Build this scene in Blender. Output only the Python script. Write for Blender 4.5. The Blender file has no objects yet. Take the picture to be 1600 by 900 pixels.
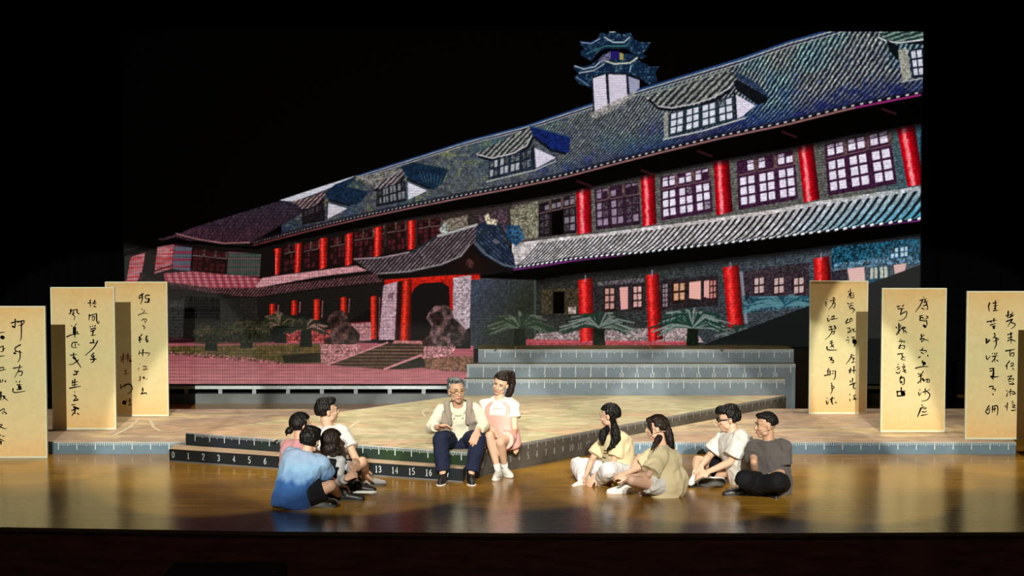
import bpy, bmesh, math, random
import numpy as np
from mathutils import Vector, Matrix, noise as mnoise
random.seed(7)
C = bpy.context.scene.collection

# ---------------------------------------------------------------- camera, world, lights, exposure
F, HC, VH = 2600.0, 3.27, 297.0          # focal length in pixels, eye height above the stage, horizon row
PITCH = math.atan((450 - VH) / F)
cam = bpy.data.cameras.new('camera'); camo = bpy.data.objects.new('camera', cam); C.objects.link(camo)
camo.location = (0, 0, HC); camo.rotation_euler = (math.pi/2 - PITCH, 0, 0)
cam.sensor_width = 36; cam.lens = 36 * F / 1600; cam.clip_end = 200
bpy.context.scene.camera = camo
w = bpy.data.worlds.new('world'); bpy.context.scene.world = w; w.use_nodes = True
w.node_tree.nodes['Background'].inputs[0].default_value = (0.25, 0.2, 0.5, 1)
w.node_tree.nodes['Background'].inputs[1].default_value = 0.006
vs = bpy.context.scene.view_settings
vs.view_transform = 'Standard'; vs.look = 'None'; vs.gamma = 1; vs.use_curve_mapping = False; vs.exposure = 0.0

def spot(name, loc, target, power, col, deg, blend=.25, size=.12):
    l = bpy.data.lights.new(name, 'SPOT'); l.energy = power; l.color = col
    l.spot_size = math.radians(deg); l.spot_blend = blend; l.shadow_soft_size = size
    o = bpy.data.objects.new(name, l); C.objects.link(o); o.location = loc
    d = Vector(target) - Vector(loc); o.rotation_euler = d.to_track_quat('-Z', 'Y').to_euler()
    return o
WARM = (1.0, .93, .76)
spot('side_spotlight', (-3.7, 0, 6.9), (-5.9, 21.6, 1.0), 18500, WARM, 11.0, .12, .02)
spot('side_spotlight', (4.4, 0, 7.4), (6.3, 22.0, 1.0), 18500, WARM, 11.0, .12, .02)
for sx, tx, ty, pw in ((-3.6, -3.1, 21.5, 14300), (-1.9, -1.6, 21.6, 14300), (0, .1, 22.0, 14300), (2.0, 1.8, 21.0, 14300), (3.7, 3.4, 20.9, 14300)):
    spot('front_spotlight', (sx, -1, 8.6), (tx, ty, 0), pw, (1.0, .94, .82), 10.7, .12, .05)
hl = bpy.data.lights.new('apron_fill', 'POINT'); hl.energy = 260; hl.color = (1, .8, .7); hl.shadow_soft_size = .6  # added fill lamp with no visible source, lifts the dark apron
ho = bpy.data.objects.new('apron_fill', hl); C.objects.link(ho); ho.location = (0, 4, 6.5)
for tx, ty in ((-5.0, 21.4), (-2.3, 21.0), (.4, 21.0), (3.0, 21.0), (5.5, 21.4)):
    spot('overhead_spotlight', (tx, ty+.8, 9.5), (tx, ty, 0), 1500, (1.0, .88, .66), 42, .25, .15)

# ---------------------------------------------------------------- pixel helpers (image taken as 1600 x 900)
_c, _s = math.cos(PITCH), math.sin(PITCH)
def ray(u, v):
    x, y = (u - 800) / F, (450 - v) / F
    return Vector((x, _c + y * _s, -_s + y * _c))
def at_z(u, v, z):
    r = ray(u, v); t = (z - HC) / r.z; return Vector((r.x*t, r.y*t, z))
def at_y(u, v, Y):
    r = ray(u, v); t = Y / r.y; return Vector((r.x*t, Y, HC + r.z*t))
def proj_np(X, Y, Z):
    dz = Z - HC
    d = Y * _c - dz * _s; up = Y * _s + dz * _c
    return 800 + F * X / d, 450 - F * up / d

# ---------------------------------------------------------------- materials
def mat(name, col, rough=.6, spec=.5, noise=0.0, nscale=8.0, metal=0.0, bump=0.0, stretch=(1, 1, 1), col2=None, sheen=0, emit=None):
    m = bpy.data.materials.get(name)
    if m: return m
    m = bpy.data.materials.new(name); m.use_nodes = True
    nt = m.node_tree; b = nt.nodes['Principled BSDF']
    c = (*col, 1) if len(col) == 3 else col
    b.inputs['Base Color'].default_value = c; b.inputs['Roughness'].default_value = rough
    b.inputs['Specular IOR Level'].default_value = spec; b.inputs['Metallic'].default_value = metal
    if sheen: b.inputs['Sheen Weight'].default_value = sheen
    if noise or bump or col2:
        tc = nt.nodes.new('ShaderNodeTexCoord'); mp = nt.nodes.new('ShaderNodeMapping')
        mp.inputs['Scale'].default_value = stretch
        nt.links.new(tc.outputs['Object'], mp.inputs[0])
        nz = nt.nodes.new('ShaderNodeTexNoise'); nz.inputs['Scale'].default_value = nscale; nz.inputs['Detail'].default_value = 5
        nt.links.new(mp.outputs[0], nz.inputs['Vector'])
        if noise or col2:
            mx = nt.nodes.new('ShaderNodeMix'); mx.data_type = 'RGBA'
            d = col2 if col2 else tuple(x * (1 - noise) for x in col)
            mx.inputs['A'].default_value = (*d[:3], 1); mx.inputs['B'].default_value = c
            rp = nt.nodes.new('ShaderNodeMapRange'); rp.inputs['From Min'].default_value = .35; rp.inputs['From Max'].default_value = .65
            nt.links.new(nz.outputs['Fac'], rp.inputs[0]); nt.links.new(rp.outputs[0], mx.inputs['Factor'])
            nt.links.new(mx.outputs['Result'], b.inputs['Base Color'])
        if bump:
            bp = nt.nodes.new('ShaderNodeBump'); bp.inputs['Strength'].default_value = bump; bp.inputs['Distance'].default_value = .01
            nt.links.new(nz.outputs['Fac'], bp.inputs['Height']); nt.links.new(bp.outputs[0], b.inputs['Normal'])
    return m
def s2l(c):
    c = np.asarray(c, dtype=np.float64) / 255.0
    return np.where(c <= .04045, c / 12.92, ((c + .055) / 1.055) ** 2.4)
def srgb(r, g, b): return tuple(float(x) for x in s2l((r, g, b)))

# ---------------------------------------------------------------- object helpers
def link(name, me, m=None, parent=None):
    o = bpy.data.objects.new(name, me); C.objects.link(o)
    if m is not None:
        for k in (m if isinstance(m, (list, tuple)) else [m]): me.materials.append(k)
    if parent is not None: o.parent = parent
    return o
def obj(name, bm, m, parent=None, smooth=False):
    me = bpy.data.meshes.new(name); bm.normal_update(); bm.to_mesh(me); bm.free()
    if smooth: me.polygons.foreach_set('use_smooth', [True] * len(me.polygons))
    return link(name, me, m, parent)
def thing(name, label, cat, loc=(0, 0, 0), group=None):
    o = bpy.data.objects.new(name, None); C.objects.link(o); o.location = loc; o.empty_display_size = .1
    return tag(o, label, cat, group)
def tag(o, label=None, cat=None, group=None, kind=None):
    if label: o['label'] = label
    if cat: o['category'] = cat
    if group: o['group'] = group
    if kind: o['kind'] = kind
    return o
def box(bm, x0, x1, y0, y1, z0, z1, mi=0):
    vs = [bm.verts.new(p) for p in ((x0,y0,z0),(x1,y0,z0),(x1,y1,z0),(x0,y1,z0),(x0,y0,z1),(x1,y0,z1),(x1,y1,z1),(x0,y1,z1))]
    for f in ((3,2,1,0),(4,5,6,7),(0,1,5,4),(1,2,6,5),(2,3,7,6),(3,0,4,7)):
        bm.faces.new([vs[i] for i in f]).material_index = mi
def prism(bm, pts, z0, z1, mi_top=0, mi_side=0):
    a = sum(pts[i][0]*pts[(i+1)%len(pts)][1]-pts[(i+1)%len(pts)][0]*pts[i][1] for i in range(len(pts)))
    if a < 0: pts = pts[::-1]
    lo = [bm.verts.new((p[0], p[1], z0)) for p in pts]; hi = [bm.verts.new((p[0], p[1], z1)) for p in pts]
    bm.faces.new(hi).material_index = mi_top; bm.faces.new(lo[::-1]).material_index = mi_side
    n = len(pts)
    for i in range(n): bm.faces.new((lo[i], lo[(i+1)%n], hi[(i+1)%n], hi[i])).material_index = mi_side
def tube(bm, pts, r, n=8):
    pts = [Vector(p) for p in pts]; rings = []
    for i, p in enumerate(pts):
        d = (pts[min(i+1, len(pts)-1)] - pts[max(i-1, 0)]).normalized()
        a = d.cross(Vector((0, 0, 1)) if abs(d.z) < .9 else Vector((1, 0, 0))).normalized(); b = d.cross(a)
        rr = r[i] if isinstance(r, (list, tuple)) else r
        rings.append([bm.verts.new(p + (a*math.cos(t) + b*math.sin(t))*rr) for t in (2*math.pi*k/n for k in range(n))])
    for A, B in zip(rings, rings[1:]):
        for k in range(n): bm.faces.new((A[k], A[(k+1)%n], B[(k+1)%n], B[k]))
    bm.faces.new(rings[0][::-1]); bm.faces.new(rings[-1])
# ---------------------------------------------------------------- the picture shown on the LED wall (a flat screen: its pixels are computed here)
RX0, RY0, RX1, RY1, SS = 184, 44, 1450, 606, 2
RW, RH = (RX1-RX0)*SS, (RY1-RY0)*SS
rng = np.random.default_rng(3)
IMG = np.zeros((RH, RW, 3), np.float32) + np.array((3, 1, 6), np.float32)
def vnoise(w, h, cell, seed=0, cy=None):
    cy = cy or cell
    r = np.random.default_rng(seed); gw, gh = int(w/cell)+3, int(h/cy)+3
    g = r.random((gh, gw)).astype(np.float32)
    x = np.arange(w)/cell; y = np.arange(h)/cy
    xi, yi = x.astype(int), y.astype(int); fx = (x-xi)[None, :]; fy = (y-yi)[:, None]
    fx = fx*fx*(3-2*fx); fy = fy*fy*(3-2*fy)
    a = g[yi][:, xi]; b = g[yi][:, xi+1]; c = g[yi+1][:, xi]; d = g[yi+1][:, xi+1]
    return (a*(1-fx)+b*fx)*(1-fy)+(c*(1-fx)+d*fx)*fy
N2 = vnoise(RW, RH, 4, 1); N5 = vnoise(RW, RH, 11, 2); N20 = vnoise(RW, RH, 40, 3); NH = vnoise(RW, RH, 30, 4, 5); N1 = rng.random((RH, RW)).astype(np.float32)
NB = vnoise(RW, RH, 90, 5)
def col3(c): return np.array(c, np.float32)
def region(pts):
    P = np.array(pts, float); x0 = max(int((P[:, 0].min()-RX0)*SS)-1, 0); x1 = min(int((P[:, 0].max()-RX0)*SS)+2, RW)
    y0 = max(int((P[:, 1].min()-RY0)*SS)-1, 0); y1 = min(int((P[:, 1].max()-RY0)*SS)+2, RH)
    if x1 <= x0 or y1 <= y0: return None
    X, Y = np.meshgrid((np.arange(x0, x1)+.5)/SS+RX0, (np.arange(y0, y1)+.5)/SS+RY0)
    ins = np.zeros(X.shape, bool); n = len(P)
    for i in range(n):
        ax, ay = P[i]; bx, by = P[(i+1) % n]
        if ay == by: continue
        c = ((ay > Y) != (by > Y)) & (X < (bx-ax)*(Y-ay)/(by-ay)+ax); ins ^= c
    return (slice(y0, y1), slice(x0, x1)), X, Y, ins
def poly(pts, c, a=1.0, nz=0.0, src=None):
    r = region(pts)
    if r is None: return
    sl, X, Y, ins = r
    if callable(c): v = c(X, Y, sl)
    else: v = np.broadcast_to(col3(c), X.shape+(3,))
    if nz: v = v*(1+nz*((N2[sl]+N1[sl]*.6)-.8)[..., None]*2)
    m = (ins*a)[..., None] if not callable(a) else (ins*a(X, Y, sl))[..., None]
    IMG[sl] = IMG[sl]*(1-m)+v*m
def line(pts, w, c, a=1.0):
    for (x0, y0), (x1, y1) in zip(pts, pts[1:]):
        d = math.hypot(x1-x0, y1-y0) or 1; nx, ny = -(y1-y0)/d*w/2, (x1-x0)/d*w/2; ex, ey = (x1-x0)/d*w*.2, (y1-y0)/d*w*.2
        poly([(x0+nx-ex, y0+ny-ey), (x1+nx+ex, y1+ny+ey), (x1-nx+ex, y1-ny+ey), (x0-nx-ex, y0-ny-ey)], c, a)
def hom(q):
    (x0, y0), (x1, y1), (x2, y2), (x3, y3) = q       # TL TR BR BL
    A = []; B = []
    for (X, Y), (u, v) in zip(q, ((0, 0), (1, 0), (1, 1), (0, 1))):
        A += [[u, v, 1, 0, 0, 0, -X*u, -X*v], [0, 0, 0, u, v, 1, -Y*u, -Y*v]]; B += [X, Y]
    h = np.linalg.solve(np.array(A, float), np.array(B, float)); return np.append(h, 1).reshape(3, 3)
def sub(H, u0, v0, u1, v1):
    out = []
    for u, v in ((u0, v0), (u1, v0), (u1, v1), (u0, v1)):
        p = H @ np.array((u, v, 1.0)); out.append((p[0]/p[2], p[1]/p[2]))
    return out
def yl(pts):
    xs = [p[0] for p in pts]; ys = [p[1] for p in pts]
    return lambda x: np.interp(x, xs, ys)
def mixc(a, b, t): return col3(a)*(1-t[..., None])+col3(b)*t[..., None]

ridge = yl([(440,318),(535,283),(557,275),(655,244),(730,220),(820,197),(922,163),(1000,139),(1160,90),(1230,65),(1290,48),(1443,2)])
eave = yl([(190,395),(300,382),(395,379),(480,357),(560,338),(640,321),(720,305),(800,290),(880,273),(960,252),(1040,232),(1120,213),(1230,190),(1330,165),(1443,143)])
ltop = yl([(780,384),(820,378),(880,370),(925,366),(1000,356),(1050,350),(1130,339),(1200,329),(1280,314),(1350,304),(1443,290)])
leave = yl([(780,420),(800,418),(850,411),(900,403),(950,398),(1000,394),(1050,388),(1100,383),(1150,377),(1200,372),(1300,359),(1400,346),(1443,340)])
def curve_poly(fa, fb, x0, x1, st=12):
    xs = list(np.arange(x0, x1, st))+[x1]
    return [(x, float(fa(x))) for x in xs]+[(x, float(fb(x))) for x in xs[::-1]]
redness = lambda X: np.clip((640-X)/260, 0, 1)

# backing wall of the whole facade under the roof
def brick(X, Y, sl):
    t = np.clip((X-430)/500, 0, 1)
    base = mixc((60, 22, 20), (92, 92, 88), t)
    j = ((Y+.12*X) % 4.2 < 1.1)
    v = base*(1-.35*j[..., None])*(.62+.8*N2[sl][..., None])
    b = np.clip((X-1360)/90, 0, 1)[..., None]; v = v*(1-b)+v*col3((.45, .95, 1.2))*b
    return v
poly(curve_poly(lambda x: eave(x)+2, lambda x: 606+0*x, 190, 1443), (14, 12, 12))
poly(curve_poly(lambda x: eave(x)+14, ltop, 800, 1443), brick)
poly(curve_poly(lambda x: eave(x)+20, lambda x: ltop(x)+2, 560, 860), brick, .55)
# main roof
def mainroof(X, Y, sl):
    ye, yr = eave(X), ridge(X); v = np.clip((ye-Y)/(ye-yr+1e-3), 0, 1)
    s = X-115*v**.7
    sp = 3.0+.0086*np.clip(s-480, 0, 2000); ph = np.log(sp)/.0086
    wob = (N5[sl]-.5)*.35
    st = .5+.5*np.sin(2*np.pi*(ph+wob)); k = np.clip((X-500)/700, .22, 1)
    st = st*k+.5*(1-k)
    light = mixc((128, 124, 134), (186, 190, 164), N5[sl]); red = redness(X)[..., None]
    light = light*(1-red)+col3((150, 118, 122))*red
    dark = mixc((4, 12, 34), (16, 28, 30), N20[sl])
    out = dark+(light-dark)*(st**1.3)[..., None]
    bl = np.clip((N20[sl]*.6+N5[sl]*.6-.62)*3, 0, 1)*np.clip(1.25-v*1.4, 0, 1)
    out = out*(1-.6*bl[..., None])+col3((16, 26, 92))*(.6*bl[..., None])
    nv = np.clip(1-v/.30, 0, 1)*np.clip((X-780)/350, 0, .8)*(.6+.6*N5[sl]); out = out*(1-nv[..., None])+col3((20, 26, 70))*nv[..., None]
    teal = np.clip((NB[sl]-.5)*3, 0, 1)*.35; out = out*(1-teal[..., None])+out*col3((.55, 1.1, 1.2))*teal[..., None]
    ol = np.clip((N5[sl]-.62)*4, 0, 1)*np.clip((900-X)/200, 0, 1)*.5
    out = out*(1-ol[..., None])+col3((120, 122, 66))*ol[..., None]
    return out*(.55+.75*N2[sl]+.2*N1[sl])[..., None]
poly(curve_poly(ridge, eave, 440, 1443), mainroof)
for off, w_, c in ((1, 4, (30, 60, 110)), (4.5, 2, (185, 190, 180)), (7.5, 2.5, (22, 26, 60)), (10.5, 1.6, (170, 165, 160))):
    xs = np.linspace(560, 1443, 60); line([(x, float(ridge(x))+off*(.45+.55*(x-560)/883)) for x in xs], w_*(.5+.5*(x_ := .8)), c, .85)
# left wing roof
def wingroof(X, Y, sl):
    st = .5+.5*np.sin(2*np.pi*(X+.75*Y)/6.5); rw = .5+.5*np.sin(2*np.pi*Y/5.2)
    base = mixc((26, 22, 34), (88, 66, 78), st*.5*rw+.25*N5[sl])
    t = np.clip((Y-330)/60, 0, 1)[..., None]
    base = base*(1-t)+base*col3((1.5, .95, .95))*t
    return base*(.6+.8*N2[sl][..., None])
poly([(245,374),(278,366),(300,356),(440,313),(470,322),(474,330),(395,379),(350,382),(310,376),(270,377)], wingroof)
line([(275,365),(310,374),(350,380),(390,379)], 2, (150, 105, 105)); line([(395,378),(474,330)], 1.5, (30, 20, 22))
line([(196,392),(250,378),(275,367)], 1.6, (70, 45, 50)); poly([(190,393),(250,377),(275,370),(300,378),(395,386),(395,392),(270,384),(190,402)], (10, 7, 10))
poly([(437,313),(500,292),(557,274),(540,283),(505,298),(478,308),(458,315)], (196, 196, 206), 1, .1)
# eaves: bright tile ends, fascia, soffit
for x in np.arange(396, 1443, 1.0):
    pass
x = 398.0
while x < 1441:
    k = np.clip((x-400)/1000, 0, 1); y = float(eave(x)); r_ = redness(np.array(x))
    line([(x-3-3*k, y+1.4), (x+1, y+.3)], 2.5+2.5*k, (10, 12, 22)); line([(x-1-k, y+.9), (x+.8+1.2*k, y)], 1.3+1.5*k, (215-40*r_, 205-95*r_, 205-90*r_), .9)
    x += 4+10.5*k
xs = np.linspace(396, 1443, 60)
line([(x, float(eave(x))-2.5) for x in xs], 3, (16, 18, 26), .6)
for i in range(59):
    x = xs[i]; r_ = float(redness(np.array(x))); cc = (150-40*r_, 105-65*r_, 105-65*r_) if x < 1330 else (150, 40, 110)
    line([(x, float(eave(x))+4.5), (xs[i+1], float(eave(xs[i+1]))+4.5)], 3.2*(.5+.5*x/1443), cc, .9)


def window(q, groups=3, rows=3, top=.3, lit=(232, 226, 240), fr=(52, 22, 48), p=.93, seed=0, wob=1):
    r = random.Random(seed); H = hom(q); poly(sub(H, 0, 0, 1, 1), fr, .96, .5)
    for g in range(groups):
        g0, g1 = (g+.14)/groups, (g+.88)/groups; m = (g0+g1)/2; e_ = .05/groups
        if groups > 1 and rows == 3: poly(sub(H, (g+.9)/groups, 0, (g+1.08)/groups, top), (104, 84, 72), .7, .5)
        for a, b in ((g0, m-e_), (m+e_, g1)):
            if top:
                if r.random() < p: poly(sub(H, a, .03, b, .09), lit, .75, .3)
                if r.random() < p: poly(sub(H, a, .11, b, top-.06), lit, .95, .12)
            n = rows
            for k in range(n):
                v0 = top+.06+(1-top-.1)*k/n; v1 = top+.06+(1-top-.1)*(k+.78)/n
                if r.random() > p: poly(sub(H, a, v0, b, v1), tuple(c*.45 for c in lit), .8, .9)
                else: poly(sub(H, a, v0, b, v1), lit, .95, .12)
        if top: line([sub(H, g0-.02, top, 1, 1)[0], sub(H, g1+.02, top, 1, 1)[0]], 1.6, (110, 84, 84))
window([(1288,226),(1389,201),(1402,287),(1294,306)], seed=1, p=1)
window([(1151,252),(1241,234),(1247,311),(1154,328)], seed=2, p=.85)
window([(1032,277),(1109,261),(1114,331),(1033,345)], seed=3, p=.85)
window([(929,296),(998,283),(1001,350),(931,359)], seed=4, p=.45, lit=(150, 130, 150), fr=(40, 22, 38))
window([(842,318),(900,303),(901,364),(842,371)], seed=5, p=.25, lit=(130, 120, 130), fr=(24, 16, 22))
poly([(862,330),(880,328),(880,366),(862,368)], (4, 4, 6)); poly([(797,326),(841,314),(841,370),(800,376)], (128, 124, 104), .8, .6)
poly([(742,336),(792,326),(796,372),(760,376)], (70, 52, 62), .8, .8); poly([(692,344),(731,336),(731,354),(694,362)], (128, 118, 104), .8, .5)
for (x0, x1, ya, yb) in ((584,600,356,402),(604,634,350,396),(652,690,345,385),(552,584,362,408),(515,540,372,418),(474,498,380,424),(443,462,384,428)):
    window([(x0,ya),(x1,ya-5),(x1,yb-4),(x0,yb)], 2, 3, .3, (78, 26, 34), (24, 9, 9), .6, x0)
def column(q, c=(200, 6, 24), hl=(255, 165, 165)):
    H = hom(q)
    def f(X, Y, sl):
        u = np.clip((X-q[0][0]-(q[3][0]-q[0][0])*(Y-q[0][1])/(q[3][1]-q[0][1]))/(q[1][0]-q[0][0]), 0, 1)
        sh = .30+.70*np.clip(1.15-np.abs(u-.35)*1.7, 0, 1); h = np.clip(1.2-np.abs(u-.36-.10*(N5[sl]-.5))/.15, 0, 1)*.85
        v = col3(c)*sh[..., None]; v = v*(1-h[..., None])+col3(hl)*h[..., None]
        return v*(.75+.5*N2[sl][..., None])
    poly(q, f)
for q in ([(900,294),(923,290),(925,363),(902,367)], [(1001,275),(1023,272),(1026,350),(1004,354)], [(1115,252),(1139,249),(1145,331),(1119,337)],
          [(1246,224),(1270,220),(1281,311),(1256,317)], [(1400,192),(1428,188),(1443,288),(1418,292)]): column(q)
for q in ([(499,373),(512,370),(511,418),(499,421)], [(540,366),(552,363),(550,413),(539,416)], [(585,356),(597,353),(596,398),(584,402)], [(637,346),(650,343),(649,388),(637,391)],
          [(428,389),(440,387),(437,428),(426,431)], [(462,381),(472,379),(470,424),(460,427)]): column(q, (222, 26, 20), (255, 100, 88))
def soff(X, Y, sl):
    k = np.clip((X-300)/1100, .12, 1); d = (Y-eave(X)-6)/(46*k); return np.clip((1.25-d)/.35, 0, 1)*(d > -.02)
poly(curve_poly(lambda x: eave(x)+6, lambda x: eave(x)+64, 396, 1443), (7, 3, 6), soff)
for x0, y0 in ((910,285),(1010,268),(1098,238),(1230,208),(1386,172)): line([(x0-8, y0-2), (x0+14, y0+6)], 3, (70, 22, 34), .6)
# lower roof, right
def lowroof(X, Y, sl):
    yt, yb = ltop(X), leave(X); v = np.clip((yb-Y)/(yb-yt), 0, 1); s = X-44*v**.75
    sp = 5.4+.0165*np.clip(s-800, 0, 900); ph = np.log(sp)/.0165
    st = .5+.5*np.sin(2*np.pi*(ph+(N5[sl]-.5)*.12)); st = np.clip((st-.16)*2.4, 0, 1); st = np.where(v > .86, 1, st)
    light = mixc((158, 152, 146), (222, 212, 216), N5[sl])
    t = np.clip((X-1200)/240, 0, 1)*np.clip(1.1-v, 0, 1); light = light*(1-t[..., None])+light*col3((.35, .8, .95))*t[..., None]
    dark = col3((20, 26, 34)); out = dark+(light-dark)*st[..., None]
    return out*(.75+.5*N2[sl][..., None])
poly(curve_poly(ltop, leave, 800, 1443), lowroof)
x = 806.0
while x < 1441:
    k = (x-800)/640; y = float(leave(x)); line([(x-3, y+1), (x+1, y-1)], 4.4, (10, 14, 24)); line([(x-1, y+1), (x+1.6+2*k, y-.4)], 2.4+1.6*k, (235, 240, 245)); x += 6.5+9*k
xs = np.linspace(800, 1443, 40); line([(x, float(leave(x))+4) for x in xs], 2.4, (128, 42, 128), .85)
poly(curve_poly(lambda x: leave(x)+5, lambda x: leave(x)+22, 800, 1443), (8, 7, 9), .95)
# ground floor, right
def gwall(X, Y, sl):
    t = np.clip((X-900)/400, 0, 1); base = mixc((44, 44, 40), (70, 82, 92), t)
    return base*(.5+.9*N2[sl][..., None])*(1-.3*(((Y+.1*X) % 4) < 1)[..., None])
poly([(735,436),(1000,410),(1443,360),(1443,430),(1100,545),(735,545)], gwall)
poly([(740,432),(800,424),(900,408),(1443,345),(1443,400),(1000,440),(835,462),(740,450)], (9, 8, 9), lambda X, Y, sl: np.clip((1.2-(Y-leave(X)-5)/27)/.5, 0, 1))
poly([(735,434),(838,438),(838,545),(735,545)], lambda X, Y, sl: mixc((62, 68, 82), (40, 44, 34), np.clip((X-735)/90+(Y-470)/160, 0, 1))*(.7+.6*N2[sl]*(1-.35*((Y % 4) < 1.2)))[..., None])
line([(836,438),(836,540)], 3, (84, 96, 108), .5)
poly([(846,453),(903,450),(903,492),(846,490)], (58, 50, 36), 1, .5); poly([(864,456),(882,455),(882,490),(864,490)], (8, 9, 9)); poly([(888,480),(900,479),(900,490),(888,490)], (190, 170, 165), .8, .4)
poly([(928,446),(1008,440),(1008,486),(928,488)], (38, 34, 36), 1, .5); poly([(934,441),(1006,434),(1006,441),(934,447)], (110, 100, 108), .6, .6)
window([(943,449),(962,448),(962,486),(943,487)], 1, 3, 0, (196, 150, 140), (34, 16, 16)); window([(988,446),(1004,445),(1004,483),(988,484)], 1, 3, 0, (214, 170, 165), (34, 16, 16)); poly([(968,449),(981,448),(981,483),(970,484)], (220, 160, 155))
poly([(1032,438),(1122,430),(1122,478),(1032,484)], (36, 30, 34), 1, .5)
window([(1050,442),(1072,440),(1072,472),(1050,474)], 1, 2, 0, (206, 160, 130), (40, 16, 12)); poly([(1077,441),(1095,439),(1095,468),(1077,466)], (224, 170, 158)); poly([(1100,439),(1108,438),(1108,466),(1100,464)], (214, 160, 150)); window([(1108,437),(1120,436),(1120,468),(1108,470)], 1, 3, 0, (190, 130, 125), (50, 16, 18))
window([(1034,442),(1044,441),(1044,482),(1034,483)], 1, 5, 0, (150, 130, 140), (30, 20, 22))
poly([(1162,424),(1264,410),(1264,466),(1162,474)], (48, 40, 46), 1, .6)
for x0 in (1176, 1207, 1238): window([(x0,434),(x0+20,431),(x0+20,460),(x0,463)], 1, 2, 0, (196, 170, 165), (44, 26, 34))
poly([(1300,386),(1440,372),(1440,412),(1300,420)], (24, 66, 84), 1, .9); poly([(1302,412),(1420,398),(1440,410),(1302,424)], (90, 110, 128), .6, .9); poly([(1324,420),(1350,417),(1352,442),(1328,442)], (214, 176, 170)); window([(1358,418),(1388,414),(1390,440),(1358,442)], 2, 1, 0, (190, 190, 170), (20, 60, 80))
window([(1390,388),(1420,384),(1420,402),(1390,406)], 2, 2, 0, (180, 205, 220), (20, 60, 84), .8); poly([(1396,414),(1416,411),(1414,424),(1398,428)], (205, 170, 165))
poly([(1300,424),(1324,420),(1324,442),(1300,445)], (40, 34, 44), 1, .8)
poly([(900,517),(1080,510),(1100,535),(830,536),(840,520)], (160, 140, 140), .85, .5)
poly([(822,530),(930,532),(1090,534),(1070,540),(822,541)], (170, 70, 78), .9, .25)
for q in ([(903,438),(926,434),(928,532),(906,535)], [(1009,430),(1029,427),(1036,530),(1013,534)], [(1129,418),(1154,414),(1162,512),(1138,518)], [(1271,404),(1295,400),(1300,445),(1273,448)]): column(q, (205, 24, 26), (235, 70, 66)); line([((q[0][0]+q[1][0])/2, q[0][1]-8), ((q[0][0]+q[1][0])/2, q[0][1]+2)], 2.4, (170, 150, 165), .7)
line([(1158,425),(1166,505)], 5, (140, 138, 150), .8)
poly([(1160,462),(1265,462),(1265,478),(1160,490)], (40, 82, 98), .6, 1.0)
def palm(cx, cy, rx, ry, c1, c2, seed, n=64, trunk=True):
    r = random.Random(seed)
    if trunk: poly([(cx-8, cy), (cx+8, cy), (cx+10, cy+28), (cx-10, cy+28)], (18, 26, 16), 1, .5)
    poly([(cx+rx*.62*math.cos(t), cy-ry*.62*abs(math.sin(t))+(5 if math.sin(t) < 0 else 0)) for t in (i*math.pi/8 for i in range(16))], c1, .75, .8)
    for i in range(n):
        a = math.radians(r.uniform(-12, 192)); L = r.uniform(.65, 1.05); x1 = cx+rx*L*math.cos(a); y1 = cy-ry*L*math.sin(a)+abs(math.cos(a))*ry*.25
        xm = cx+rx*.5*L*math.cos(a); ym = cy-ry*.75*L*math.sin(a)-ry*.12
        c = c1 if r.random() < .6 else c2
        line([(cx, cy), (xm, ym), (x1, y1)], r.uniform(1.6, 3), c, .85)
        for k in range(3): px, py = xm+(x1-xm)*k/3, ym+(y1-ym)*k/3; line([(px, py), (px+r.uniform(-3, 3), py+r.uniform(2, 5))], 1.2, c, .8)
palm(812,512,56,26,(34,50,34),(96,104,88),1); palm(936,512,62,28,(30,48,38),(120,128,122),2); palm(1082,512,66,34,(20,50,42),(128,140,132),3); palm(1225,478,70,20,(20,62,78),(88,130,138),4,50,False)
palm(1150,520,40,14,(30,50,44),(110,110,110),14,20,False)
poly([(1092,541),(1440,413),(1440,470),(1440,606),(1092,606)], (20, 23, 22), 1)
poly([(1438,415),(1443,413),(1443,606),(1438,606)], (3, 1, 6), 1); poly([(1439,145),(1443,145),(1443,415),(1438,415)], (3, 1, 6), .8)
# far-left wing
def wallL(X, Y, sl):
    v = mixc((160, 84, 90), (196, 130, 134), N5[sl]); r = (np.sin(Y*.9+3*NB[sl]) > .55) & (NH[sl] > .4)
    return v*np.where(r[..., None], col3((1.05, .35, .4)), col3((1, 1, 1)))
poly([(190,402),(275,380),(430,392),(430,470),(190,470)], (16, 11, 11))
poly([(205,401),(227,395),(221,430),(214,440),(192,440)], wallL); poly([(246,386),(272,382),(268,420),(241,428)], wallL)
poly([(190,402),(204,400),(198,438),(190,440)], (26, 34, 26), 1, .6)
poly([(272,383),(300,387),(297,424),(269,420)], lambda X, Y, sl: np.where(((Y % 11) > 8)[..., None], col3((140, 40, 66)), mixc((74, 88, 92), (100, 92, 110), N5[sl])))
window([(301,388),(355,394),(352,428),(298,424)], 3, 3, .3, (64, 24, 24), (30, 12, 14), .7, 7)
poly([(357,393),(408,397),(406,432),(354,430)], lambda X, Y, sl: np.where(((Y % 9) > 7)[..., None], col3((104, 70, 74)), mixc((48, 68, 58), (74, 78, 72), N5[sl])))
poly([(255,427),(300,424),(400,433),(408,436),(396,452),(330,452),(260,446)], lambda X, Y, sl: mixc((150, 54, 66), (190, 132, 138), (.5+.5*np.sin(2*np.pi*(X-.3*Y)/11))*(.4+.6*(np.sin(Y*1.3) > -.2))))
poly([(190,440),(260,440),(330,450),(400,450),(570,430),(600,424),(602,440),(500,450),(400,464),(375,463),(290,452),(262,447),(190,460)], lambda X, Y, sl: mixc((40, 22, 24), (128, 84, 86), (.5+.5*np.sin(2*np.pi*(X+Y*.8)/5))*.8)*(.5+.9*N2[sl][..., None]))
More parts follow.
